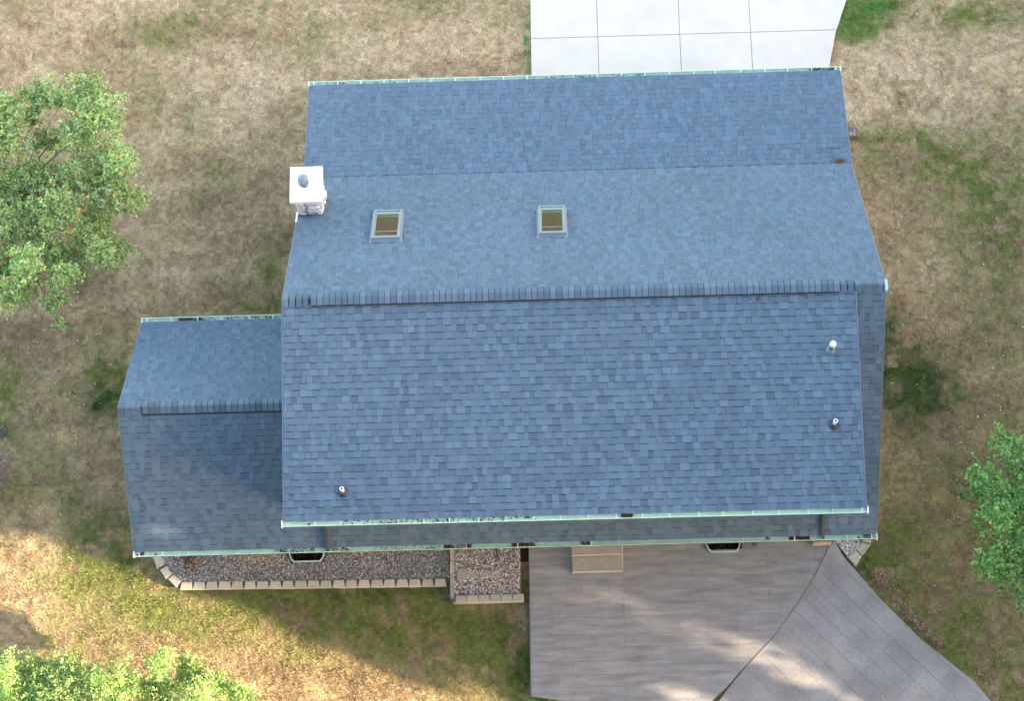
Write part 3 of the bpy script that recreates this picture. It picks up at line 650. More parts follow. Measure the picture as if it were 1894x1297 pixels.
# openings in the walls
def opening(name, x0, x1, z0, z1, y, sgn, glass=True):
    fr = MB(); d = .05; ya, yb = sorted([y, y+sgn*d])
    fr.box(x0,x1,ya,yb,z0,z0+.07); fr.box(x0,x1,ya,yb,z1-.07,z1); fr.box(x0,x0+.07,ya,yb,z0+.07,z1-.07); fr.box(x1-.07,x1,ya,yb,z0+.07,z1-.07)
    f = H(fr, name, M['white']); p = MB(); ya, yb = sorted([y+sgn*.004, y+sgn*.02]); p.box(x0+.07,x1-.07,ya,yb,z0+.07,z1-.07)
    p.build('pane' if glass else 'door_leaf', M['galv'] if glass else M['white'], f)
for x0 in (1.4, 4.2, 7.4, 9.9): opening('window', x0, x0+1.0, 4.0, 5.2, -3.98, -1)
for x0 in (-2.6, 1.6, 8.6): opening('window', x0, x0+1.1, 1.0, 2.2, -3.78, -1)
opening('door', 5.98, 6.98, .40, 2.45, -3.78, -1)
for x0 in (5.6, 8.9): opening('garage_door', x0, x0+2.6, .03, 2.2, 6.30, 1, glass=False)

# ------------------------------------------------------------------ debris on roof and in gutters
def roofpt(x, y):
    z = HR-y*MS if 0 <= y < CR[0] else (CR[1]-(y-CR[0])*.2559 if y >= CR[0] else HR+y*.161)
    return (x, y, z+.022)
pts = []
for x_ in (1.88,4.52,4.89,5.2,5.51,6.6,6.94,8.54,8.98,9.36,9.67,9.73,10.16,10.45,10.72,10.81,11.59,11.66,12.06,12.18):
    for k in range(random.choice([1,2,3,5])): pts.append(roofpt(x_+random.gauss(0,.05), CR[0]+.02+abs(random.gauss(0,.012))))
for k in range(60): pts.append(roofpt(12.26+random.gauss(0,.09), CR[0]+.07+random.gauss(0,.04)))
for k in range(10): pts.append(roofpt(12.15+random.uniform(-.1,.12), CR[0]+.42+random.gauss(0,.01)))
pts = [p for p in pts if p[0] < 12.45]
chips('leaf_litter', np.array(pts), .020, [(.16,.055,.035),(.22,.07,.04),(.10,.04,.035)])
pts = []
for x_, n_ in ((1.78,2),(3.6,2),(3.9,2),(6.45,3),(7.3,4),(9.72,5),(9.85,12),(9.9,10),(10.85,8),(5.4,2),(8.6,2)):
    for k in range(n_): pts.append(roofpt(x_+random.gauss(0,.025), -.24+random.gauss(0,.02)))
chips('leaf_litter', np.array(pts), .016, [(.16,.055,.035),(.22,.07,.04)])
pts = []
for xa, xb in SK and ((1.78,1.95),(2.1,2.3),(5.55,5.68),(5.75,5.9)):
    for k in range(6): pts.append(roofpt(random.uniform(xa,xb), 1.77+random.gauss(0,.006)))
chips('leaf_litter', np.array(pts), .014, [(.14,.06,.05),(.08,.05,.05)])
def gut_lit(gy_, gz_, segs, sgn, dens=150):
    pts = []
    for xa, xb, f in segs:
        for k in range(int((xb-xa)*dens*f)): pts.append((random.uniform(xa,xb), gy_+sgn*random.uniform(.01,.10), gz_-.075+random.uniform(0,.045)))
    chips('leaf_litter', np.array(pts), .022, [(.05,.032,.025),(.09,.055,.035),(.03,.022,.02),(.14,.09,.06)])
gut_lit(SE[0], SE[1], [(3.10,3.32,3),(3.36,3.52,.8),(3.56,3.70,3),(4.58,5.08,2.2),(6.10,6.28,2),(10.62,11.05,5),(WX+.05,WX+.2,2),(12.2,12.4,1),(10.1,10.2,1),(.5,1.0,.5),(1.6,3.0,.12),(-.6,.3,.5)], -1)
gut_lit(DE[0], DE[1], [(6.90,7.12,3.5),(1.2,1.9,.18),(1.9,5.2,.2)], -1)
gut_lit(GN[0], GN[1], [(.4,2.0,.12),(5,8,.1),(11.8,12.4,1)], 1)
gut_lit(WN[0], WN[1], [(-2.9,-2.3,2),(-2.3,-.2,.2)], 1)

# ------------------------------------------------------------------ gravel bed, retaining wall, extension
def pebbles(name, poly, n, z, cols, sz=(.010,.021), excl=(), parent=None):
    xs = [p[0] for p in poly]; ys = [p[1] for p in poly]
    x = rng.uniform(min(xs), max(xs), n*3); y = rng.uniform(min(ys), max(ys), n*3); k = inpoly(x, y, poly)
    for e in excl: k &= ~inpoly(x, y, e)
    x = x[k][:n]; y = y[k][:n]; n = len(x)
    s = rng.uniform(*sz, n); U = np.array([(1,0,0),(0,1,0),(-1,0,0),(0,-1,0),(0,0,1),(0,0,-1)], float)
    az = rng.uniform(0,6.28,n); A = np.stack([s*rng.uniform(.9,1.6,n), s*rng.uniform(.7,1.1,n), s*rng.uniform(.5,.9,n)],1)
    L = U[None]*A[:,None,:]+rng.normal(0,.0018,(n,6,3)); ca, sa = np.cos(az)[:,None], np.sin(az)[:,None]
    V = np.stack([L[:,:,0]*ca-L[:,:,1]*sa+x[:,None], L[:,:,0]*sa+L[:,:,1]*ca+y[:,None], L[:,:,2]+z+rng.uniform(0,.012,n)[:,None]],2).reshape(-1,3)
    T = np.array([(0,1,4),(1,2,4),(2,3,4),(3,0,4),(1,0,5),(2,1,5),(3,2,5),(0,3,5)]); F = (np.arange(n)[:,None,None]*6+T[None]).reshape(-1,3)
    c = np.array(cols)[rng.integers(0,len(cols),n)]*rng.uniform(.75,1.25,(n,1)); c = np.repeat(c,8,0)
    link(bpy.data.objects.new(name, np_mesh(name, V, F, M['pebble'], np.clip(c,0,.95))), parent, kind='stuff')
w0 = WELLS[0]; WP = [(w0[0]-.03,-3.6),(w0[2]-.03,-4.22),(w0[3]+.03,-4.22),(w0[1]+.03,-3.6)]
bb = [(-3.45,-3.785),(-3.78,-4.05),(-3.56,-4.38),(-3.20,-4.70),(3.07,-4.77),(3.07,-3.785),(w0[1]+.02,-3.785),(w0[3]+.02,-4.21),(w0[2]-.02,-4.21),(w0[0]-.02,-3.785)]
mb = MB(); mb.prism(bb, -.25, .115); mb.build('gravel_bed', M['gbase'], kind='structure')
GREY = [(.34,.36,.39),(.25,.26,.29),(.50,.50,.52),(.17,.18,.20),(.55,.55,.56),(.30,.28,.27),(.24,.25,.27)]
WARM = [(.42,.39,.40),(.58,.56,.57),(.31,.28,.29),(.22,.19,.20),(.68,.66,.66),(.37,.33,.34),(.46,.40,.38)]
PALE = [(.55,.54,.55),(.70,.68,.68),(.40,.38,.38),(.25,.23,.23),(.62,.56,.55)]
pebbles('gravel', [(-3.35,-3.8),(-3.62,-4.05),(-3.45,-4.33),(-3.13,-4.60),(3.06,-4.64),(3.06,-3.8)], 7600, .120, GREY, excl=[WP])
pebbles('gravel', [(-1.9,-3.8),(-1.6,-4.2),(-.75,-4.3),(-.75,-3.8)], 260, .128, [(.50,.36,.27),(.42,.28,.20),(.6,.5,.42)], excl=[WP])
q = np.stack([rng.normal(-2.98,.12,110), rng.normal(-4.12,.12,110)],1); q = q[q[:,1] > -4.45]
chips('leaf_litter', q, .03, [(.10,.05,.035),(.16,.08,.05),(.30,.2,.1),(.06,.035,.03)], z=.15, pile=.02)
rw = empty('retaining_wall', (-.1,-4.73,0), 'low wall of tan block caps curving round the left gravel bed below the eave', 'retaining wall')
def capstone(c, ang, wf=.287, wb=.262, d=.175, z0=.08, z1=.165, m='capst', parent=rw):
    mb = MB(); P = [(-wf/2,-d/2),(wf/2,-d/2),(wb/2,d/2),(-wb/2,d/2)]; j = lambda: random.uniform(-.006,.006)
    P = [(p[0]+j(), p[1]+j()) for p in P]; ca, sa = math.cos(ang), math.sin(ang)
    mb.prism([(c[0]+p[0]*ca-p[1]*sa, c[1]+p[0]*sa+p[1]*ca) for p in P], z0, z1+random.uniform(-.006,.006), ins=.012); mb.build('cap_stone', M[m], parent)
x = -3.02; k = 0
while x < 3.0:
    capstone((x,-4.69-.011*(x+3.0)), -.011, wb=.215 if k % 3 else .235, d=.175); x += .2935; k += 1
for c, an in (((-3.30,-4.56),-.75),((-3.50,-4.36),-.98),((-3.68,-4.10),-1.20)): capstone(c, an, wf=.28, wb=.23, m='capg')
mb = MB()
for (xa,ya),(xb,yb) in zip([(-3.76,-4.02),(-3.58,-4.36),(-3.20,-4.70),(3.07,-4.765)][:-1], [(-3.58,-4.36),(-3.20,-4.70),(3.07,-4.765)]):
    d = Vector((xb-xa,yb-ya)).normalized(); n_ = Vector((d.y,-d.x))*.0; L_ = Vector((-d.y,d.x))*.14
    mb.quadbox([(xa,ya,-.1),(xb,yb,-.1),(xb+L_.x,yb+L_.y,-.1),(xa+L_.x,ya+L_.y,-.1),(xa,ya,.079),(xb,yb,.079),(xb+L_.x,yb+L_.y,.079),(xa+L_.x,ya+L_.y,.079)])
mb.build('block_course', M['capg'], rw)
# extension beside the patio
ex = empty('raised_bed', (3.9,-4.6,0), 'squarish raised gravel bed edged with block caps, between the dark gravel and the patio', 'raised bed')
mb = MB(); mb.prism([(3.095,-3.785),(3.10,-5.20),(4.70,-5.20),(4.70,-3.785)], -.2, .20); mb.build('core', M['gbase'], ex)
pebbles('gravel', [(3.10,-3.8),(3.11,-5.06),(4.69,-5.06),(4.69,-3.8)], 2700, .205, WARM+[(.6,.58,.6)], sz=(.012,.024), parent=ex)
x = 3.33
while x < 4.80: capstone((x,-5.165), 0, wf=.258, wb=.245, d=.17, z0=.15, z1=.245, m='capg', parent=ex); x += .262
mb = MB(); mb.box(3.14,4.76,-5.24,-5.08,-.1,.149); mb.build('block_course', M['capg'], ex)
yy = -5.0
while yy < -3.8: capstone((3.125,yy), math.pi/2, wf=.285, wb=.28, d=.085, z0=.12, z1=.222, m='capg', parent=ex); yy += .29
for k, (xx, zz_) in enumerate(((3.36,.226),(3.63,.216),(3.90,.212),(4.15,.210))): capstone((xx,-4.60), 0, wf=.25, wb=.22, d=.25 if k == 0 else .17, z0=.15, z1=zz_, m='capg', parent=ex)
mb = MB(); mb.box(4.705,4.89,-5.25,-3.785,-.3,-.06); mb.build('soil', M['dirt'], kind='structure')
# corner bed
mb = MB(); mb.prism([(11.96,-3.785),(11.96,-3.97),(12.38,-4.56),(12.75,-4.1),(12.76,-3.785)], -.2, .075); mb.build('corner_bed', M['gbase'], kind='structure')
pebbles('gravel', [(11.97,-3.8),(11.97,-3.97),(12.28,-4.42),(12.52,-4.15),(12.58,-3.8)], 760, .08, PALE, sz=(.012,.026))
eg = empty('stone_edging', (12.6,-4.2,0), 'short curve of three tan edging blocks round white gravel at the lower right house corner', 'edging')
for P in ([(12.60,-3.79),(12.60,-4.02),(12.79,-4.06),(12.82,-3.79)], [(12.59,-4.04),(12.44,-4.21),(12.575,-4.36),(12.78,-4.10)], [(12.43,-4.225),(12.25,-4.39),(12.41,-4.60),(12.56,-4.375)]):
    mb = MB(); mb.prism(P[::-1] if sum((P[i][0]-P[i-1][0])*(P[i][1]+P[i-1][1]) for i in range(4)) > 0 else P, .0, .12+random.uniform(0,.01), ins=.012); mb.build('edging_block', M['capg'], eg)

# ------------------------------------------------------------------ window wells
for k, (a0,a1,b0,b1) in enumerate(WELLS):
    lab = ['half-octagon metal window well sunk in the grey gravel bed under the left eave', 'half-octagon metal window well let into the patio under the right part of the eave'][k]
    zt = (.20,.17)[k]; ww = empty('window_well', ((a0+a1)/2,-3.8,0), lab, 'window well', 'window wells along the eave wall')
    out = [(a0,-3.79),(a0+(b0-a0)*.9,-4.15),(b0+.05,-4.205),(b1-.05,-4.205),(a1+(b1-a1)*.9,-4.15),(a1,-3.79)]
    mb = MB(); mr = MB(); th = .02
    cxm = (a0+a1)/2
    inn = [(p[0]+(th if p[0] < cxm else -th), p[1]+(th if p[1] < -3.9 else 0)) for p in out]
    for i in range(5):
        p, q, pi, qi = out[i], out[i+1], inn[i], inn[i+1]
        mb.quadbox([(*p,-.6),(*q,-.6),(*qi,-.6),(*pi,-.6),(*p,zt-.02),(*q,zt-.02),(*qi,zt-.02),(*pi,zt-.02)])
        e = .012
        mr.quadbox([(p[0],p[1],zt-.02),(q[0],q[1],zt-.02),(qi[0],qi[1]+e,zt-.02),(pi[0],pi[1]+e,zt-.02),(p[0],p[1],zt),(q[0],q[1],zt),(qi[0],qi[1]+e,zt),(pi[0],pi[1]+e,zt)])
    mr.box(a0+.03,a1-.03,-3.83,-3.80,zt-.03,zt-.002)
    w_ = mb.build('well_wall', M['galv'], ww); mr.build('rim', M['trimw'] if False else mat('rim_metal',(.50,.66,.76),rough=.4,metal=.1), ww)
    mb = MB(); mb.box(a0-.05,a1+.05,-4.3,-3.79,-.62,-.58); mb.build('well_floor', M['dirt'], ww)
    q = np.stack([rng.uniform(b0,b1,120), rng.uniform(-4.18,-3.82,120)],1)
    chips('leaf_litter', q, .03, [(.10,.06,.045),(.06,.035,.03),(.16,.11,.08)], z=-.55, pile=.05)

# ------------------------------------------------------------------ steps, crate, pipes, box
st = empty('doorstep', (6.48,-4.1,.1), 'tan concrete doorstep with two treads on the patio under the eave', 'step')
mb = MB(); mb.tboxl(5.89,7.07,-4.24,-3.79,.08,.37,.015); mb.build('upper_tread', M['stoop'], st)
mb = MB(); mb.tboxl(5.892,7.068,-4.60,-4.243,.08,.25,.015); mb.build('lower_tread', M['stoop'], st)
cr = empty('planter_box', (11.62,-3.95,.1), 'small wooden box with a pale front board, at the patio tip beside the white gravel', 'box')
mb = MB(); mb.box(11.45,11.86,-4.085,-4.05,.10,.38); mb.build('front_board', M['wood'], cr)
mb = MB(); mb.box(11.41,11.445,-4.085,-3.80,.10,.40); mb.build('side_board', M['oldwood'], cr)
mb = MB(); mb.box(11.865,11.895,-4.085,-3.80,.10,.36); mb.build('side_board', M['oldwood'], cr)
mb = MB(); mb.box(11.45,11.86,-4.045,-3.80,.10,.14); mb.build('bottom_board', M['dirt'], cr)
mb = MB(); mb.tube([(4.13,-3.80,.9),(4.13,-3.86,.55),(4.16,-4.0,.40),(4.20,-4.22,.27),(4.22,-4.27,.235)], [.036,.036,.034,.030,.018], 8); mb.build('drain_pipe', M['black'], label='black drain pipe curving down from the wall onto the raised gravel bed', cat='pipe')
mb = MB(); mb.tube([(3.88,-3.9,.24),(3.98,-4.0,.245),(4.08,-4.05,.24),(4.14,-4.10,.24)], [.012]*4, 6); mb.build('garden_hose', M['bluehose'], label='short piece of pale blue hose lying by the black drain pipe', cat='hose')
mb = MB(); mb.box(10.10,10.17,-4.05,-3.85,.10,.30); mb.box(10.10,10.17,-3.86,-3.79,.10,1.2); mb.build('spout_outlet', M['slate'], label='dark downspout foot on the patio, right of the right window well', cat='downspout')
ub = empty('ground_box', (13.08,6.2,0), 'small mottled brown box with grey lids on the lawn at the right roof edge', 'box')
mb = MB(); mb.tboxl(12.94,13.20,6.09,6.34,-.02,.14,.02); mb.build('box_body', M['box'], ub)
mb = MB(); mb.tube([(13.03,6.17,.14),(13.03,6.17,.165)], [.065,.055], 12); mb.build('lid', M['boxlid'], ub)
mb = MB(); mb.tboxl(13.09,13.14,6.11,6.29,.14,.16,.005); mb.build('lid', M['boxlid'], ub)
# mulch along the walk
pts = []
for mx, my, ln_, n_ in ((12.98,-5.0,.38,240),(13.28,-5.48,.15,70),(13.62,-5.88,.30,200),(14.05,-6.35,.28,160),(15.08,-7.18,.25,130),(12.9,-4.75,.1,20)):
    for k in range(n_):
        tt = random.uniform(-ln_,ln_); ww_ = random.gauss(0,.06); pts.append((mx+tt*.68+ww_*.7+.05, my-tt*.73+ww_*.6+.02))
pts = np.array(pts); pts = pts[~inpoly(pts[:,0],pts[:,1],FAN)]
chips('mulch', pts, .024, [(.18,.12,.09),(.26,.19,.15),(.12,.08,.06),(.34,.27,.22)], z=.03, pile=.03)

# ------------------------------------------------------------------ trees
def leaves(P, D, Nn, Ln, Wd, cols):
    S = np.cross(D, Nn); S /= np.linalg.norm(S,axis=1,keepdims=True)+1e-9
    a = P; m = P+D*Ln[:,None]*.45; tip = P+D*Ln[:,None]-Nn*Ln[:,None]*.12
    V = np.stack([a, m+S*Wd[:,None]*.5+Nn*Wd[:,None]*.12, tip, m-S*Wd[:,None]*.5+Nn*Wd[:,None]*.12],1).reshape(-1,3)
    return V, np.arange(len(P)*4).reshape(-1,4), cols
def tree(name, label, cat, base, fork_z, lobes, trunk_r, pal, pw, per, leaf, asp, twig_n, zj=.5, droop=.35, flat=.55, group=None, holes=None):
    root = empty(name, base, label, cat, group); LOCAL.add(root.name); bx, by, _ = base
    inv = Vector(base)
    tk = MB(); fz = fork_z; tk.tube([(0,0,-.2),(random.uniform(-.05,.05),.03,fz*.5),(0,0,fz)], [trunk_r*1.25, trunk_r, trunk_r*.8], 10)
    P_ = []; D_ = []; Lb = []; tw = MB()
    for (lx, ly, lz, lr) in lobes:
        c = Vector((lx,ly,lz+random.uniform(-zj,zj)*.5))-inv
        mid = Vector((c.x*.45, c.y*.45, fz+(c.z-fz)*.62+random.uniform(0,.2)))
        tr = max(.008, min(trunk_r*.2, lr*.035))
        tk.tube([(0,0,fz-.15), mid, c*.93+Vector((0,0,.0)), c+Vector((random.uniform(-.1,.1),random.uniform(-.1,.1),.05))], [tr*2.0, tr*1.3, tr*.7, tr*.4], 6)
        n = max(5, int(twig_n*(lr/.4)**2)); lb = random.uniform(.86, 1.2)
        out = Vector((c.x,c.y,0)); out = out.normalized() if out.length > .3 else Vector((1,0,0))
        for k in range(n):
            a_ = random.uniform(0, 2*math.pi); e = random.uniform(-.15, 1.0)
            d = Vector((math.cos(a_)*math.cos(e), math.sin(a_)*math.cos(e), math.sin(e)*flat))
            d = (d + out*.35).normalized()
            s = c + Vector((random.gauss(0,.40),random.gauss(0,.40),random.gauss(0,.30)))*lr
            L = lr*random.uniform(.45,1.0); m = per
            for i in range(m):
                t_ = (i+.6)/m
                p = s+d*L*t_+Vector((0,0,-droop*L*t_*t_)); dd = d+Vector((0,0,-2*droop*t_))
                P_.append(p+Vector((random.gauss(0,.012),random.gauss(0,.012),random.gauss(0,.012)))); D_.append(dd.normalized()); Lb.append(lb)
            if k % 3 == 0: tw.tube([s, s+d*L*.5+Vector((0,0,-droop*L*.25)), s+d*L+Vector((0,0,-droop*L))], [.008,.006,.003], 3, cap=False)
    P_ = np.array(P_); D_ = np.array(D_); n = len(P_)
    side = np.where(np.arange(n) % 2 == 0, 1., -1.)[:,None]
    Sd = np.cross(D_, np.tile([0,0,1.],(n,1))); Sd /= np.linalg.norm(Sd,axis=1,keepdims=True)+1e-6
    dirn = D_*rng.uniform(.3,.9,(n,1))+Sd*side*rng.uniform(.4,1.0,(n,1))+rng.normal(0,.25,(n,3)); dirn /= np.linalg.norm(dirn,axis=1,keepdims=True)
    nn = np.tile([0,0,1.],(n,1))+rng.normal(0,.42,(n,3)); nn -= dirn*np.sum(nn*dirn,1,keepdims=True); nn /= np.linalg.norm(nn,axis=1,keepdims=True)
    Ln = leaf*rng.uniform(.65,1.25,n); cc = np.array(pal)[rng.choice(len(pal),n,p=pw)]*rng.uniform(.72,1.28,(n,1))
    clump = (.70+.6*fbm(P_[:,0]+bx, P_[:,1]+by, .3, 4)[:,None])*np.array(Lb)[:,None]
    V, F, C = leaves(P_, dirn, nn, Ln, Ln*asp, cc*clump)
    if holes is not None:
        wc = V.reshape(-1,4,3)[:,0]+np.array(base); kk = ~holes(wc); F = F[kk]; C = C[kk]
    me = np_mesh('crown', V, F, M['leafA'], np.clip(C,0,.9)); link(bpy.data.objects.new('crown', me), root)
    tk.build('trunk', M['bark'], root, smooth=True); tw.build('twigs', M['bark'], root, kind='stuff')
    return root
TL = [(-6.11, 6.1, 3.6, 0.38), (-5.74, 6.26, 3.6, 0.26), (-6.41, 5.9, 3.6, 0.26), (-6.89, 5.85, 3.6, 0.3), (-6.81, 5.08, 3.6, 0.48), (-6.07, 5.35, 3.6, 0.31), (-4.97, 5.93, 3.6, 0.48), (-4.63, 5.37, 3.6, 0.48), (-5.12, 5.03, 3.6, 0.43), (-4.42, 4.63, 3.6, 0.45), (-4.11, 4.15, 3.6, 0.33), (-3.91, 3.62, 3.6, 0.26), (-3.89, 3.26, 3.6, 0.12), (-4.45, 3.9, 3.6, 0.45), (-5.08, 4.12, 3.6, 0.45), (-5.7, 4.27, 3.6, 0.45), (-6.33, 4.31, 3.6, 0.5), (-7.0, 4.17, 3.6, 0.59), (-6.21, 3.29, 3.6, 0.36), (-6.7, 3.24, 3.6, 0.5), (-5.5, 3.14, 3.6, 0.48), (-4.86, 3.31, 3.6, 0.31), (-4.37, 3.37, 3.6, 0.31), (-4.52, 2.65, 3.6, 0.38), (-4.48, 2.15, 3.6, 0.29), (-5.02, 2.8, 3.6, 0.29), (-5.46, 2.35, 3.6, 0.43), (-5.34, 1.7, 3.6, 0.31), (-5.54, 1.28, 3.6, 0.29), (-5.64, 0.85, 3.6, 0.12), (-6.08, 1.92, 3.6, 0.36), (-6.65, 2.19, 3.6, 0.5), (-6.65, 1.55, 3.6, 0.38), (-6.87, 1.17, 3.6, 0.26), (-6.09, 2.59, 3.6, 0.4), (-7.63, 5.26, 3.6, 0.59), (-7.63, 3.27, 3.6, 0.71), (-7.55, 1.96, 3.6, 0.59)]
TR = [(15.36, -2.88, 4.0, 0.35), (15.52, -3.36, 4.0, 0.33), (14.95, -3.58, 4.0, 0.42), (14.51, -3.57, 4.0, 0.23), (14.34, -3.73, 4.0, 0.12), (14.78, -3.96, 4.0, 0.33), (15.26, -3.94, 4.0, 0.37), (14.65, -4.4, 4.0, 0.26), (14.49, -4.44, 4.0, 0.14), (14.98, -4.52, 4.0, 0.33), (15.41, -4.3, 4.0, 0.33), (15.36, -4.91, 4.0, 0.37), (14.9, -5.24, 4.0, 0.42), (14.61, -5.38, 4.0, 0.26), (15.24, -5.48, 4.0, 0.44), (14.84, -5.66, 4.0, 0.23), (15.28, -6.29, 4.0, 0.16), (16.08, -3.52, 4.0, 0.58), (16.08, -4.69, 4.0, 0.7), (15.86, -5.85, 4.0, 0.58)]
TB = [(-6.58, -6.76, 1.5, 0.37), (-5.97, -6.87, 1.5, 0.35), (-5.31, -6.93, 1.5, 0.42), (-6.87, -7.09, 1.5, 0.45), (-6.13, -7.34, 1.5, 0.5), (-5.41, -7.38, 1.5, 0.5), (-4.7, -7.14, 1.5, 0.37), (-4.07, -7.08, 1.5, 0.37), (-3.27, -6.52, 1.5, 0.15), (-3.29, -6.84, 1.5, 0.32), (-2.78, -6.7, 1.5, 0.2), (-2.65, -7.11, 1.5, 0.4), (-3.46, -7.33, 1.5, 0.42), (-2.07, -7.2, 1.5, 0.32), (-1.59, -7.4, 1.5, 0.25), (-1.3, -7.57, 1.5, 0.15), (-2.4, -7.54, 1.5, 0.37), (-4.44, -7.55, 1.5, 0.47), (-5.62, -8.03, 1.5, 0.62), (-4.18, -8.12, 1.5, 0.62), (-2.86, -8.09, 1.5, 0.62), (-6.82, -7.83, 1.5, 0.62)]
GA = [(.31,.48,.18),(.42,.58,.24),(.15,.26,.09),(.38,.50,.14),(.50,.22,.11),(.34,.46,.32)]
tree('fruit_tree', 'loose crowned fruit tree with drooping sprays and orange tints, on the dry lawn at left', 'tree', (-7.1,3.9,0), 1.7, TL, .14, GA, [.34,.27,.20,.09,.03,.07], 11, .098, .50, 98, zj=1.5, droop=.55)
GB = [(.17,.38,.11),(.25,.48,.14),(.09,.22,.06),(.38,.50,.12),(.20,.40,.14)]
tree('maple_tree', 'dense dark green leafy tree entering the picture at the lower right edge', 'tree', (16.9,-4.4,0), 2.0, TR, .16, GB, [.36,.24,.24,.05,.11], 10, .078, .8, 66, zj=1.2, droop=.25)
GC = [(.30,.50,.16),(.42,.60,.20),(.18,.36,.12),(.55,.64,.24)]
tree('large_shrub', 'bright leafy shrub catching the low sun at the lower left corner', 'shrub', (-3.9,-8.3,0), .4, TB, .07, GC, [.36,.30,.22,.12], 11, .085, .38, 120, zj=.6, droop=.1, flat=.9)
# low flowering plants at the left edge
def plant(x, y, r, pal, label, name='flowering_plant'):
    root = empty(name, (x,y,0), label, 'plant'); LOCAL.add(root.name); n = 260
    a = rng.uniform(0,6.28,n); rr = r*np.sqrt(rng.uniform(0,1,n)); P = np.stack([rr*np.cos(a), rr*np.sin(a), rng.uniform(.05,.30,n)*(1-rr/r*.5)],1)
    D = np.stack([np.cos(a),np.sin(a),rng.uniform(0,.8,n)],1)+rng.normal(0,.3,(n,3)); D /= np.linalg.norm(D,axis=1,keepdims=True)
    Nn = np.tile([0,0,1.],(n,1))+rng.normal(0,.3,(n,3)); Nn -= D*np.sum(Nn*D,1,keepdims=True); Nn /= np.linalg.norm(Nn,axis=1,keepdims=True)
    V, F, C = leaves(P, D, Nn, rng.uniform(.03,.06,n), rng.uniform(.015,.03,n), np.array(pal)[rng.integers(0,len(pal),n)]*rng.uniform(.7,1.3,(n,1)))
    link(bpy.data.objects.new('foliage', np_mesh('foliage', V, F, M['leafA'], C)), root)
    mb = MB()
    for k in range(7):
        aa = k*.9; mb.tube([(0,0,0),(math.cos(aa)*r*.4,math.sin(aa)*r*.4,.18)], [.006,.004], 4)
    mb.build('stem', M['bark'], root)
plant(-7.58,-.82,.16,[(.09,.14,.15),(.16,.22,.24),(.05,.09,.08)],'bluish grey leafed plant cut by the left edge of the picture, uppermost of three')
plant(-7.56,-1.52,.20,[(.34,.28,.36),(.42,.38,.46),(.18,.20,.14)],'pale lilac flowering plant at the left edge of the lawn')
plant(-7.48,-2.02,.17,[(.34,.20,.24),(.26,.16,.20),(.12,.18,.07)],'pinkish purple plant at the left edge, below the lilac one')

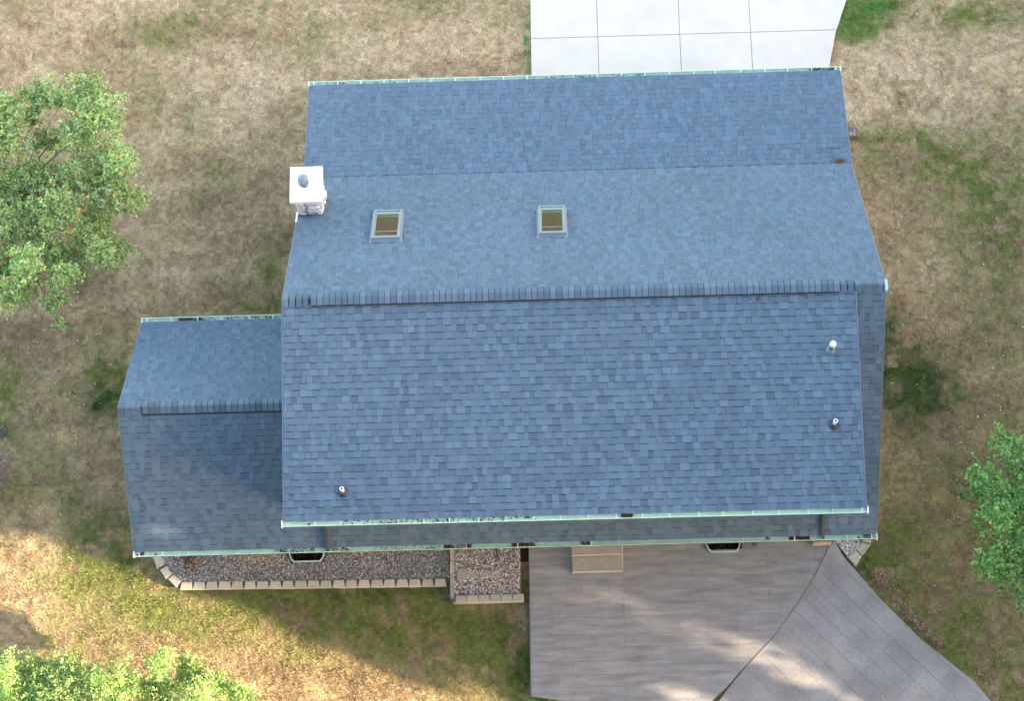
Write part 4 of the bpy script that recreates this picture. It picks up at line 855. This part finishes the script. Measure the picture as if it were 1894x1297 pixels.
# ------------------------------------------------------------------ tall trees east of the garden: they carry the shade that lies over house and lawn
def shade_tree(x, y, h, r, zb, seed):
    rg = np.random.default_rng(seed); root = empty('tall_tree', (x,y,0), 'tall broad tree in the row beyond the lawn to the right', 'tree', 'tall trees beyond the lawn'); LOCAL.add(root.name)
    mb = MB(); mb.tube([(0,0,-.3),(0.1,0,h*.4),(0,0,h*.8)], [.35,.26,.08], 10)
    n = 9000; u = rg.normal(0,1,(n,3)); u /= np.linalg.norm(u,axis=1,keepdims=True); rad = rg.uniform(.15,1,n)**.5
    P = u*rad[:,None]*np.array([r,r,(h-zb)/2])+np.array([0,0,(h+zb)/2])
    lump = 1+.18*np.sin(P[:,2]*1.3+seed)*np.cos(P[:,1]*1.1+seed); P[:,:2] *= lump[:,None]
    W_ = P+np.array([x,y,0])
    s_ = W_[:,0]*.30+W_[:,1]*.955; zg = W_[:,2]-.268*((W_[:,0]*.955-W_[:,1]*.30))  # sun-ray coordinates
    k = s_ > EDGE+.35*np.sin(zg*.9)+.2*np.sin(zg*2.3)
    for hs, hz, a_, b_ in GAPS: k &= (((s_-hs)/(a_+.30))**2+((zg-hz)/(b_+.38))**2 > 1) | (rg.random(len(k)) < .10)
    P = P[k]; n = len(P)
    D = rg.normal(0,1,(n,3)); D /= np.linalg.norm(D,axis=1,keepdims=True); Nn = rg.normal(0,1,(n,3)); Nn -= D*np.sum(Nn*D,1,keepdims=True); Nn /= np.linalg.norm(Nn,axis=1,keepdims=True)
    Ln = rg.uniform(.35,.6,n); V, F, C = leaves(P, D, Nn, Ln, Ln*.8, np.array([.05,.11,.03])*rg.uniform(.6,1.5,(n,1)))
    link(bpy.data.objects.new('crown', np_mesh('crown', V, F, M['leafA'], C)), root)
    for k in range(8):
        a_ = k*.8; zz_ = zb+(h-zb)*(.15+.09*k); mb.tube([(0,0,zz_-1),(math.cos(a_)*r*.7,math.sin(a_)*r*.7,zz_+.8)], [.12,.03], 5)
    mb.build('trunk', M['bark'], root)
EDGE = -5.4
GAPS = [(-3.1,-2.45,.28,.5), (-3.3,-3.4,.36,.35), (-4.6,-2.9,.32,.28), (-4.72,3.75,.06,.02), (-3.44,2.2,.06,.02), (-2.16,4.7,.04,.02)]  # openings shaped into the unseen crowns to drop sun patches on patio and roof
k = 0
for dist, off in ((34, 0), (39, 1.8)):
    s_ = -4.2+off
    while s_ < 17:
        x = .955*dist+.30*s_; y = -.30*dist+.955*s_
        shade_tree(x, y, 21+random.uniform(-1,2), 3.1, 1.2, 100+k); k += 1; s_ += 3.4
# a second row of tall trees south of the garden hides the low southern sky
def far_tree(x, y, h, r, seed):
    rg = np.random.default_rng(seed); root = empty('tall_tree', (x,y,0), 'tall dense tree in the row south of the garden', 'tree', 'tall trees south of the garden'); LOCAL.add(root.name)
    mb = MB(); mb.tube([(0,0,-.3),(0.1,0,h*.4),(0,0,h*.85)], [.35,.26,.08], 10)
    n = 11000; u = rg.normal(0,1,(n,3)); u /= np.linalg.norm(u,axis=1,keepdims=True)
    P = u*(rg.uniform(.2,1,n)**.5)[:,None]*np.array([r,r,(h-1.5)/2])+np.array([0,0,(h+1.5)/2]); P[:,:2] *= (1+.15*np.sin(P[:,2]*1.3+seed))[:,None]
    D = rg.normal(0,1,(n,3)); D /= np.linalg.norm(D,axis=1,keepdims=True); Nn = rg.normal(0,1,(n,3)); Nn -= D*np.sum(Nn*D,1,keepdims=True); Nn /= np.linalg.norm(Nn,axis=1,keepdims=True)
    Ln = rg.uniform(.45,.8,n); V, F, C = leaves(P, D, Nn, Ln, Ln*.8, np.array([.05,.11,.03])*rg.uniform(.6,1.5,(n,1)))
    link(bpy.data.objects.new('crown', np_mesh('crown', V, F, M['leafA'], C)), root); mb.build('trunk', M['bark'], root)
for k, x in enumerate(range(-20, 27, 6)): far_tree(x+random.uniform(-1,1), -20.5+random.uniform(-1,1), 30+random.uniform(-2,2), 4.2, 300+k)
bpy.context.view_layer.update()
